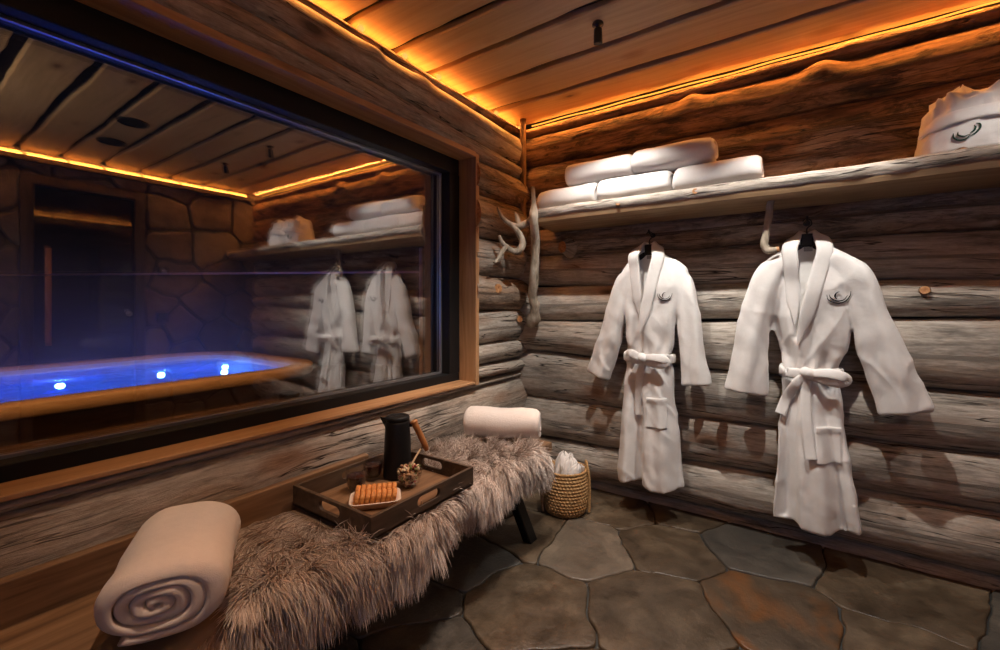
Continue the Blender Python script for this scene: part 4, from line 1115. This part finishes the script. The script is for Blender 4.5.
# ------------------------------------------------------------------ tray and what stands on it
TZ = .442
tr = thing('serving_tray', 'dark wooden serving tray with cut-out handles on the fur bench', 'tray', (.315, -1.42, TZ))
tx0, tx1, ty0, ty1 = .118, .515, -1.655, -1.185
mb = MB(); mb.box((tx0, ty0, TZ), (tx1, ty1, TZ + .010)); mb.build('tray_base', M['traybase'], tr, smooth=False, bevel=.002)
def tray_side(p0, p1, thick, name, handle):
    """upright board from p0 to p1 with an optional rounded slot"""
    p0, p1 = np.array((*p0, 0.)), np.array((*p1, 0.)); L = np.linalg.norm(p1 - p0); u = (p1 - p0) / L; nn = np.array((-u[1], u[0], 0))
    H = .068; bm = bmesh.new()
    outer = [(0, 0), (L, 0), (L, H), (0, H)]
    def ring3(pts, off): return [p0 + u * a + np.array((0, 0, TZ + b)) + nn * off for a, b in pts]
    m = MB()
    if not handle:
        a = ring3(outer, 0); b = ring3(outer, thick)
        m.add(a + b, [(0, 1, 2, 3), (7, 6, 5, 4), (0, 4, 5, 1), (1, 5, 6, 2), (2, 6, 7, 3), (3, 7, 4, 0)])
    else:
        k = 32; an = np.arange(k) / k * 2 * PI + PI / k; hl, hh = .052, .0155; cz = .041
        slot = [(L / 2 + (hl - hh) * np.sign(math.cos(q)) + hh * math.cos(q), cz + hh * math.sin(q)) for q in an]
        out = []
        for q in an:
            c, s0 = math.cos(q), math.sin(q); sc = 1 / max(abs(c), abs(s0))
            out.append((L / 2 + L / 2 * max(-1, min(1, c * sc)), (H if s0 > 0 else 0) if abs(s0) >= abs(c) else (H / 2 + H / 2 * s0 * sc)))
        # exact corners
        for cx_, cz_ in outer:
            j = min(range(k), key=lambda i: (out[i][0] - cx_) ** 2 + ((out[i][1] - cz_) * 5) ** 2); out[j] = (cx_, cz_)
        A = np.array([ring3(out, 0), ring3(slot, 0), ring3(slot, thick), ring3(out, thick), ring3(out, 0)])
        m.grid(A, 0, True)
    m.build(name, M['tray'], tr, smooth=False, weld=True, bevel=.0015)
tray_side((tx1, ty0), (tx1, ty1), .012, 'tray_side', True)
tray_side((tx0 + .012, ty0), (tx0 + .012, ty1), .012, 'tray_side', True)
tray_side((tx0 + .012, ty0), (tx1 - .012, ty0), .012, 'tray_side', True)
tray_side((tx0 + .012, ty1 - .012), (tx1 - .012, ty1 - .012), .012, 'tray_side', True)
TB = TZ + .0105

# insulated jug
jx, jy = .235, -1.30
jg = thing('vacuum_jug', 'tall matt black vacuum jug with wooden handle on the tray', 'jug', (jx, jy, TB))
mb = MB(); mb.lathe([(0, 0), (.052, 0), (.055, .004), (.055, .012), (.053, .06), (.0495, .14), (.0465, .205), (.045, .212), (.043, .214)], 48, (jx, jy, TB)); mb.build('body', M['blackmatt'], jg)
mb = MB(); mb.lathe([(.043, .213), (.0455, .216), (.0455, .226), (.042, .231), (.03, .2325), (.028, .230), (.012, .230), (0, .231)], 40, (jx, jy, TB)); mb.build('lid', M['black'], jg)
a = np.array((-.80, -.60, 0)); a /= np.linalg.norm(a); c0 = np.array((jx, jy, TB + .212))
pr = np.array((-a[1], a[0], 0)); mb = MB()
mb.add([c0 + a * .035 + pr * .022 + (0, 0, .013), c0 + a * .035 - pr * .022 + (0, 0, .013), c0 + a * .070 + (0, 0, .016), c0 + a * .042 + pr * .012 - (0, 0, .030), c0 + a * .042 - pr * .012 - (0, 0, .03), c0 + a * .02 - (0, 0, .0)],
       [(0, 1, 2), (0, 2, 3), (1, 4, 2), (2, 4, 3), (0, 3, 5), (1, 5, 4), (0, 5, 1), (3, 4, 5)]); mb.build('spout', M['blackmatt'], jg, smooth=False, bevel=.002)
h = -a; c1 = np.array((jx, jy, TB))
mb = MB(); mb.tube([c1 + h * .040 + (0, 0, .196), c1 + h * .062 + (0, 0, .198)], .010, 14); mb.build('handle_mount', M['black'], jg)
mb = MB(); mb.tube(spline([c1 + h * .060 + (0, 0, .212), c1 + h * .066 + (0, 0, .196), c1 + h * .082 + (0, 0, .165), c1 + h * .10 + (0, 0, .125), c1 + h * .112 + (0, 0, .095)], 24), np.interp(np.linspace(0, 1, 24), [0, .08, .25, .9, 1], [.010, .016, .0125, .0115, .008]), 16); mb.build('handle', M['handlewood'], jg)

# glasses of dark berry drink
M['glass'] = m_pane('thin_glass', .02, .32, .02, (.97, .97, .97))
M['drink'] = m_plain('berry_drink', (.022, .003, .004), .2, **{'Specular IOR Level': .2})
def cup(x, y, label):
    t = thing('drinking_glass', label, 'glass', (x, y, TB), 'glasses of dark drink on the tray')
    m = MB(); m.lathe([(0, .0005), (.024, .0005), (.030, .004), (.034, .02), (.0365, .05), (.0375, .076), (.0368, .077), (.0355, .075), (.0345, .05), (.032, .022), (.026, .010), (0, .009)], 36, (x, y, TB)); m.build('glass_wall', M['glass'], t)
    m = MB(); m.lathe([(0, .011), (.024, .0115), (.031, .024), (.0335, .05), (.0335, .054), (.030, .0545), (0, .0545)], 36, (x, y, TB)); m.build('drink', M['drink'], t)
cup(.215, -1.475, 'glass of dark berry drink at the tray edge nearer the camera')
cup(.182, -1.375, 'glass of dark berry drink behind the other, beside the jug')

# glass bowl with snack mix and spoon
bx_, by_ = .345, -1.345
t = thing('glass_bowl', 'small clear glass bowl of nut mix on the tray', 'bowl', (bx_, by_, TB))
mb = MB(); mb.lathe([(0, .0005), (.024, .0005), (.034, .012), (.043, .036), (.047, .062), (.0462, .063), (.045, .062), (.041, .037), (.032, .015), (.023, .005), (0, .005)], 36, (bx_, by_, TB)); mb.build('bowl_wall', M['glass'], t)
M['nut'] = [m_plain('nut_' + n_, c, .55) for n_, c in (('tan', (.36, .2, .09)), ('cream', (.62, .48, .30)), ('green', (.16, .17, .05)), ('brown', (.1, .04, .018)), ('berry', (.22, .02, .015)))]
mb = MB(); rr = random.Random(3)
for i in range(150):
    z = .008 + .064 * rr.random() ** .8; rm_ = np.interp(z, [.005, .015, .037, .062, .075], [.016, .027, .036, .040, .028])
    an, rd = rr.random() * 6.28, rm_ * (rr.random() ** .4)
    c = np.array((bx_ + rd * math.cos(an), by_ + rd * math.sin(an), TB + z)); ax = np.array([rr.gauss(0, 1) for _ in range(3)]); ax /= np.linalg.norm(ax)
    L = .006 + .004 * rr.random()
    mb.tube([c - ax * L, c - ax * L * .6, c, c + ax * L * .6, c + ax * L], [.0012, .0042, .0052, .0042, .0012], 8, mi=rr.choice((0, 0, 1, 1, 2, 3, 4)))
tag(mb.build('nut_mix', M['nut']), 'mixed nuts and dried berries filling the glass bowl', 'snack', None, 'stuff')
sp = thing('wooden_spoon', 'small wooden spoon sticking out of the bowl of nuts', 'spoon', (bx_, by_, TB + .06))
mb = MB(); mb.tube(spline([(bx_ - .005, by_ + .01, TB + .068), (bx_ - .02, by_ + .06, TB + .095), (bx_ - .045, by_ + .115, TB + .105)], 16), [.004] * 14 + [.0045, .003], 10); mb.build('spoon_handle', M['shelf_under'], sp)
mb = MB(); mb.tube(spline([(bx_ + .004, by_ - .018, TB + .06), (bx_, by_ - .004, TB + .062), (bx_ - .005, by_ + .01, TB + .068)], 12), np.interp(np.linspace(0, 1, 12), [0, .3, .7, 1], [.002, .012, .01, .004]), 12, squash=(.45, 1)); mb.build('spoon_bowl', M['shelf_under'], sp)

# dish of ridged biscuits
u = np.array((.65, .76, 0)); v = np.array((-.76, .65, 0)); dc = np.array((.352, -1.505, TB))
M['dish'] = m_plain('pale_paper_dish', (.74, .62, .52), .5)
ds = thing('snack_dish', 'shallow pale rectangular dish of orange biscuits on the tray', 'dish', tuple(dc))
mb = MB(); R_ = []
for (a, b, z) in ((.0, .0, .001), (.068, .044, .001), (.078, .054, .022), (.083, .059, .023), (.0805, .0565, .0245), (.076, .052, .0235), (.066, .042, .004), (0, 0, .004)):
    k = 40; an = np.arange(k) / k * 2 * PI; cc = np.sign(np.cos(an)) * np.abs(np.cos(an)) ** .35; ss = np.sign(np.sin(an)) * np.abs(np.sin(an)) ** .35
    R_.append(dc + u * (cc * a)[:, None] + v * (ss * b)[:, None] + np.array((0, 0, z)))
mb.grid(np.array(R_), 0, True); mb.build('dish_shell', M['dish'], ds)
M['biscuit'] = m_objwood('biscuit', (.42, .13, .022), (.62, .23, .05), (.78, .37, .11), (160, 160, 160), .6)
def biscuit_mesh():
    m = MB(); k = 30; an = np.arange(k) / k * 2 * PI; rows = []
    for (x, r) in ((-.0062, .0), (-.0062, .017), (-.005, .0205), (-.002, .0195), (0, .0215), (.002, .0195), (.005, .0205), (.0062, .017), (.0062, .0)):
        s_ = r * (1 + .05 * np.cos(an * 10)); rows.append(np.stack([np.full(k, x), s_ * np.cos(an), s_ * np.sin(an)], 1))
    m.grid(np.array(rows), 0, True); return m
proto = None; bsc = 1.2; rz0 = math.atan2(u[1], u[0])
for row in (-1, 1):
    for i in range(8):
        if proto is None: proto = biscuit_mesh().build('ridged_biscuit', M['biscuit']); o = proto
        else: o = proto.copy(); COL.objects.link(o)
        p = dc + u * (-.0585 + i * .0167) + v * (.0245 * row) + np.array((0, 0, .0295)); o.scale = (bsc, bsc, bsc)
        o.location = p; o.rotation_euler = (i * 1.3, .22, rz0)
        tag(o, 'round orange ridged biscuit standing in a row in the pale dish', 'biscuit', 'ridged biscuits in the dish')

# ------------------------------------------------------------------ basket of white cloths by the back wall
M['jute'] = m_objwood('jute', (.20, .10, .035), (.40, .23, .09), (.56, .36, .17), (90, 90, 160), .85, .8)
M['jute_dark'] = m_objwood('jute_trim', (.13, .06, .03), (.24, .12, .06), (.34, .19, .1), (90, 90, 160), .85, .8)
kx, ky = .47, -.325; bk = thing('woven_basket', 'small round woven jute basket on the stone floor by the log wall', 'basket', (kx, ky, .004))
mb = MB(); H = .222; nz_, ns = 190, 168; th = np.arange(ns) / ns * 2 * PI; rows = []
for i in range(nz_):
    z = H * i / (nz_ - 1); coil = z / .0165; ph = coil % 1; ci = int(coil)
    r = .112 + .010 * math.sin(min(1, z / H) * PI) - .012 * math.exp(-(z / .02) ** 2)
    rr_ = r + .0045 * math.sin(ph * PI) + .0028 * np.cos(th * 42 + (ci % 2) * PI + ph * 3.0) * math.sin(ph * PI)
    rows.append(np.stack([kx + rr_ * np.cos(th), ky + rr_ * np.sin(th), np.full(ns, .005 + z)], 1))
G_out = np.array(rows)
rows_in = [np.stack([kx + r * np.cos(th), ky + r * np.sin(th), np.full(ns, z)], 1) for r, z in ((.108, H + .010), (.102, H + .004), (.104, .12), (.095, .02), (.0, .018))]
bot = np.stack([kx + 0 * th, ky + 0 * th, np.full(ns, .005)], 1)
mb.grid(np.concatenate([bot[None], G_out, np.array(rows_in)]), 0, True); mb.build('basket_wall', M['jute'], bk)
an = np.linspace(0, 2 * PI, 120); mb = MB(); mb.tube(np.stack([kx + .1115 * np.cos(an), ky + .1115 * np.sin(an), .229 + .001 * np.cos(an * 40)], 1), .0065, 8); mb.build('rim_braid', M['jute'], bk)
for ang in (PI + .55, .55):
    c, s_ = math.cos(ang), math.sin(ang); tx, ty = -s_, c
    mb = MB()
    pts = [(kx + (.121 + o) * c + tx * w, ky + (.121 + o) * s_ + ty * w, z) for w, z, o in ((-.042, .015, 0), (-.042, .10, .004), (-.042, .19, .002), (-.036, .235, -.004), (-.016, .262, -.008), (.016, .262, -.008), (.036, .235, -.004), (.042, .19, .002), (.042, .10, .004), (.042, .015, 0))]
    mb.tube(spline(pts, 70), .0075, 8, wob=.2, seed=3); mb.build('handle', M['jute_dark'] if c < 0 else M['jute'], bk)
def cloth_mesh(seed):
    m = MB(); ns_ = 28; an = np.arange(ns_) / ns_ * 2 * PI; rows = []
    for i in range(16):
        f = i / 15; r = np.interp(f, [0, .1, .6, .9, 1], [.018, .025, .029, .021, .004]); ex = 1 + .30 * np.cos(an * 3 + seed + f * 2) * f + .16 * np.cos(an * 7 + seed * 2)
        rows.append(np.stack([r * ex * np.cos(an), r * .7 * ex * np.sin(an), np.full(ns_, f * .145) + .01 * f * np.cos(an * 2 + seed)], 1))
    m.grid(np.array(rows), 0, True); m.add(rows[0], [tuple(range(ns_))[::-1]]); return m
cl_m = [cloth_mesh(s0) for s0 in (0., 1.1, 2.3)]
rr = random.Random(9); protos = []
spots_ = [(0, 0), (.045, .012), (-.045, -.01), (.012, -.048), (-.02, .048), (.06, -.045), (-.06, .045), (-.06, -.05), (.05, .06)]
for i, (a, b) in enumerate(spots_):
    if i < 3: o = cl_m[i].build('folded_washcloth', M['robe']); protos.append(o)
    else: o = protos[i % 3].copy(); COL.objects.link(o)
    o.location = (kx + a * .95, ky + b * .95, .162 - .012 * (i % 3) - abs(a + b) * .12)
    o.rotation_euler = (-b * 4.5 + rr.uniform(-.12, .12), a * 4.5 + rr.uniform(-.12, .12), rr.random() * 6.28)
    tag(o, 'white folded washcloth standing on end in the woven basket', 'washcloth', 'white washcloths in the basket')

# ------------------------------------------------------------------ outside the window: dark deck, hot tub, rail
M['deck'] = m_plank('dark_deck', (.03, .02, .015), (.055, .037, .027), (.08, .055, .04))
mb = MB()
for i in range(36): mb.box((-.32 - i * .145 - .137, -5.5, -.06), (-.32 - i * .145, 3.0, -.02))
tag(mb.build('terrace_deck', M['deck'], smooth=False), kind='structure')
M['tubside'] = m_plank('tub_cladding', (.10, .04, .015), (.19, .085, .035), (.26, .13, .06))
M['tubrim'] = m_plank('tub_rim_wood', (.42, .21, .085), (.56, .31, .14), (.64, .38, .19), knots=False)
M['acryl'] = m_plain('tub_shell', (.62, .66, .72), .3)
TX0, TX1, TY0, TY1, RZ = -2.55, -.98, -3.6, -.70, .722
tb = thing('hot_tub', 'wood-rimmed hot tub with blue lit water outside the window', 'hot tub', ((TX0 + TX1) / 2, (TY0 + TY1) / 2, -.02))
def rrect(inset, r, z, k=18):
    """rounded rectangle outline"""
    x0, x1, y0, y1 = TX0 + inset, TX1 - inset, TY0 + inset, TY1 - inset; r = max(.03, r - inset); pts = []
    for cx, cy, a0 in ((x1 - r, y1 - r, 0), (x0 + r, y1 - r, PI / 2), (x0 + r, y0 + r, PI), (x1 - r, y0 + r, 1.5 * PI)):
        for q in range(k): pts.append((cx + r * math.cos(a0 + q / (k - 1) * PI / 2), cy + r * math.sin(a0 + q / (k - 1) * PI / 2), z))
    return np.array(pts)
RC = .42
def loops(mb, L, mi=0):
    A = np.array(L); per = np.concatenate([[0], np.cumsum(np.linalg.norm(np.diff(A[0], axis=0), axis=1))])
    uv = np.stack([np.repeat(per[None], len(A), 0), np.cumsum(np.concatenate([[0], np.linalg.norm(np.diff(A[:, 0], axis=0), axis=1)]))[:, None] + 0 * per[None]], -1).reshape(-1, 2)
    mb.grid(A, mi, True, uv)
mb = MB(); loops(mb, [rrect(.05, RC, -.02), rrect(.05, RC, RZ - .05)]); mb.build('cladding', M['tubside'], tb)
mb = MB(); loops(mb, [rrect(.06, RC, RZ - .055), rrect(.0, RC, RZ - .055), rrect(-.004, RC, RZ - .05), rrect(-.004, RC, RZ - .005), rrect(0, RC, RZ), rrect(.12, RC, RZ), rrect(.122, RC, RZ - .02), rrect(.122, RC, RZ - .05)]); mb.build('rim', M['tubrim'], tb)
mb = MB(); loops(mb, [rrect(.115, RC, RZ - .012), rrect(.15, RC, RZ - .04), rrect(.18, RC, .42), rrect(.22, RC, .38), rrect(.42, RC, .36), rrect(.46, RC, .1), rrect(.6, RC, .08)])
mb.add(rrect(.6, RC, .08), [tuple(range(72))]); mb.build('shell', M['acryl'], tb)
def m_water():
    g = G('tub_water')
    n_ = g.noise(g.coords(), 9, 3, .6, .5); bp = g.n('ShaderNodeBump', {'Height': n_, 'Strength': .5, 'Distance': .02}).outputs[0]
    lw = g.n('ShaderNodeFresnel', {'IOR': 1.33, 'Normal': bp}).outputs[0]
    tr_ = g.n('ShaderNodeBsdfTransparent', {'Color': (.30, .50, .95, 1)}).outputs[0]
    gl = g.n('ShaderNodeBsdfGlossy', {'Roughness': .06, 'Normal': bp}).outputs[0]
    df = g.n('ShaderNodeBsdfDiffuse', {'Color': (.10, .2, .7, 1)}).outputs[0]
    tl = g.n('ShaderNodeBsdfTranslucent', {'Color': (.2, .4, .95, 1)}).outputs[0]
    foam = g.n('ShaderNodeMixShader', {0: .6, 1: df, 2: tl}).outputs[0]
    m0 = g.n('ShaderNodeMixShader', {0: g.mapr(n_, .35, .65, .12, .5), 1: tr_, 2: foam}).outputs[0]
    mx = g.n('ShaderNodeMixShader', {0: lw, 1: m0, 2: gl}).outputs[0]
    g.t.links.new(mx, g.out.inputs[0]); return g.m
WZ = RZ - .045
nx_, ny_ = 50, 90; xs = np.linspace(TX0 + .16, TX1 - .16, nx_); ys = np.linspace(TY0 + .16, TY1 - .16, ny_)
XX, YY = np.meshgrid(xs, ys, indexing='ij'); ZZ = WZ + .006 * fbm(np.stack([XX.ravel() * 5, YY.ravel() * 5, XX.ravel() * 0], 1), 2, 3).reshape(XX.shape)
rr_ = RC - .16; dx = np.maximum(np.abs(XX - (TX0 + TX1) / 2) - ((TX1 - TX0) / 2 - .16 - rr_), 0); dy = np.maximum(np.abs(YY - (TY0 + TY1) / 2) - ((TY1 - TY0) / 2 - .16 - rr_), 0)
Rr = np.sqrt(dx ** 2 + dy ** 2); k_ = np.where(Rr > rr_, rr_ / np.maximum(Rr, 1e-6), 1)
XX = (TX0 + TX1) / 2 + np.sign(XX - (TX0 + TX1) / 2) * (np.abs(XX - (TX0 + TX1) / 2) - dx * (1 - k_)); YY = (TY0 + TY1) / 2 + np.sign(YY - (TY0 + TY1) / 2) * (np.abs(YY - (TY0 + TY1) / 2) - dy * (1 - k_))
mb = MB(); mb.grid(np.stack([XX, YY, ZZ], -1), flip=True); mb.build('water', m_water(), tb)
M['tublamp'] = m_emit('underwater_lamp', (.35, .65, 1.), 160.)
for (x, y) in ((-1.95, -1.83), (-1.93, -1.36), (-1.72, -1.07), (-1.98, -.95)):
    mb = MB(); c = np.array((x, y, WZ - .03)); mb.lathe([(0, .014), (.014, .012), (.022, .0), (.016, -.014), (0, -.018)], 16, tuple(c)); mb.build('floating_lamp', M['tublamp'], tb)
for (x, y, e) in ((-1.95, -1.83, 13), (-1.85, -1.2, 13), (-1.6, -2.7, 14)):
    l = bpy.data.lights.new('tub_light', 'POINT'); l.energy = e; l.color = (.06, .16, 1.); l.shadow_soft_size = .08
    o = bpy.data.objects.new('tub_light', l); COL.objects.link(o); o.parent = tb; o.location = Vector((x, y, WZ - .14)) - tb.location

# steam over the tub
g = G('tub_steam')
pos = g.coords('Object'); sz = g.n('ShaderNodeSeparateXYZ', {0: pos}).outputs[2]
dn = g.math('MULTIPLY', g.mapr(sz, 0., .75, 1., 0.), g.mapr(g.noise(pos, 2.2, 3, .6), .35, .75, .25, 1.))
vs_ = g.n('ShaderNodeVolumeScatter', {'Color': (.9, .92, 1, 1), 'Density': g.math('MULTIPLY', dn, .27), 'Anisotropy': .2}).outputs[0]
g.t.links.new(vs_, g.out.inputs['Volume'])
mb = MB(); mb.box((TX0, TY0, RZ + .012), (TX1 + .1, -.55, RZ + .75)); st = mb.build('steam', g.m, smooth=False, origin=((TX0 + TX1) / 2, -2., RZ + .012))
tag(st, 'thin bluish steam drifting above the hot tub water', 'steam', None, 'stuff')

# thin copper rail on the terrace
M['copper'] = m_plain('copper_rail', (.85, .5, .38), .4)
rl = thing('terrace_rail', 'thin copper coloured rail with end post beyond the hot tub', 'rail', (-1.34, .42, -.02))
mb = MB(); mb.tube([(-5.15, -1.67, 1.40), (-1.34, .42, 1.40)], .010, 10); mb.build('rail_bar', M['copper'], rl)
mb = MB(); mb.tube([(-1.34, .42, -.02), (-1.34, .42, 1.62)], .016, 10); mb.build('post', M['copper'], rl)

# ------------------------------------------------------------------ world, camera, colour
w = bpy.data.worlds.new('night'); S.world = w; w.use_nodes = True
w.node_tree.nodes['Background'].inputs[0].default_value = (.25, .3, .6, 1); w.node_tree.nodes['Background'].inputs[1].default_value = .006
cam = bpy.data.cameras.new('camera'); co = bpy.data.objects.new('camera', cam); COL.objects.link(co)
cam.sensor_width = 36; cam.lens = 438 * 36 / 1000; cam.shift_y = -.022; cam.clip_start = .02
co.location = (1.514, -2.47, 1.117); co.rotation_euler = (PI / 2, 0, math.radians(34.4))
S.camera = co
S.view_settings.view_transform = 'Standard'; S.view_settings.look = 'None'; S.view_settings.gamma = 1; S.view_settings.use_curve_mapping = False
S.view_settings.exposure = 0.2
S.cycles.use_denoising = True
S.cycles.max_bounces = 8; S.cycles.transparent_max_bounces = 16; S.cycles.diffuse_bounces = 4; S.cycles.glossy_bounces = 4
S.cycles.sample_clamp_indirect = 4.0
S.cycles.caustics_reflective = False; S.cycles.caustics_refractive = False
# added lamp outside, out of view, to brighten the tub rim
ol = thing('added_outdoor_lamp', 'added warm lamp, unseen outside above the window, lighting the tub rim', 'lamp', (-.24, -1.7, 2.16))
mb = MB(); mb.lathe([(0, .05), (.05, .05), (.055, .04), (.055, -.05), (.045, -.05), (.042, .02), (0, .025)], 24, (-.29, -1.7, 2.16)); mb.box((-.245, -1.74, 2.12), (-.2, -1.66, 2.20)); mb.build('lamp_shade', M['blackmatt'], ol, smooth=False)
mb = MB(); mb.lathe([(0, .015), (.03, .01), (.032, -.02), (0, -.03)], 20, (-.29, -1.7, 2.15)); mb.build('bulb', m_emit('rim_fill_bulb', (1., .55, .2), 8.), ol)
l = bpy.data.lights.new('rim_fill_light', 'SPOT'); l.energy = 95; l.color = (1, .55, .22); l.spot_size = math.radians(120); l.spot_blend = .7; l.shadow_soft_size = .03
o = bpy.data.objects.new('rim_fill_light', l); COL.objects.link(o); o.parent = ol; o.location = (-.05, 0, -.06); o.rotation_euler = (0, math.radians(28), 0)

# added unseen uplight behind the viewer, fill light for the ceiling
ul = thing('added_uplight', 'added black uplight for fill, unseen on the log wall behind the viewer', 'lamp', (1.75, YB + .08, 1.75))
mb = MB(); mb.lathe([(0, -.07), (.045, -.07), (.05, -.06), (.05, .06), (.042, .06), (.038, -.02), (0, -.02)], 24, (1.75, YB + .14, 1.75)); mb.box((1.71, YB - .0, 1.70), (1.79, YB + .10, 1.80)); mb.build('lamp_shade', M['blackmatt'], ul, smooth=False)
mb = MB(); mb.lathe([(0, .03), (.025, .02), (.028, -.005), (0, -.012)], 20, (1.75, YB + .14, 1.75)); mb.build('bulb', m_emit('uplight_fill_bulb', (1., .75, .5), 6.), ul)
l = bpy.data.lights.new('uplight_fill', 'SPOT'); l.energy = 66; l.color = (1, .76, .48); l.spot_size = math.radians(130); l.spot_blend = .8; l.shadow_soft_size = .04
o = bpy.data.objects.new('uplight_fill', l); COL.objects.link(o); o.parent = ul; o.location = (0, .07, .07); o.rotation_euler = Vector((-.1, .42, .9)).to_track_quat('-Z', 'Y').to_euler()

# added window-shaped panel behind the viewer, unseen, glowing blue as cool fill
w2 = thing('added_fill_window', None, None, (2.2, YB + .06, 1.0)); tag(w2, kind='structure')
mb = MB()
for lo, hi in (((1.55, YB + .045, .75), (2.85, YB + .10, .82)), ((1.55, YB + .045, 1.63), (2.85, YB + .10, 1.70)), ((1.55, YB + .045, .82), (1.62, YB + .10, 1.63)), ((2.78, YB + .045, .82), (2.85, YB + .10, 1.63)), ((2.18, YB + .045, .82), (2.22, YB + .10, 1.63))): mb.box(lo, hi)
mb.build('window_frame', M['doorwood'], w2, smooth=False, bevel=.004)
mb = MB(); mb.box((1.62, YB + .06, .82), (2.78, YB + .07, 1.63)); mb.build('fill_pane', m_emit('cool_fill_glow', (.36, .55, 1.), 1.1), w2, smooth=False)
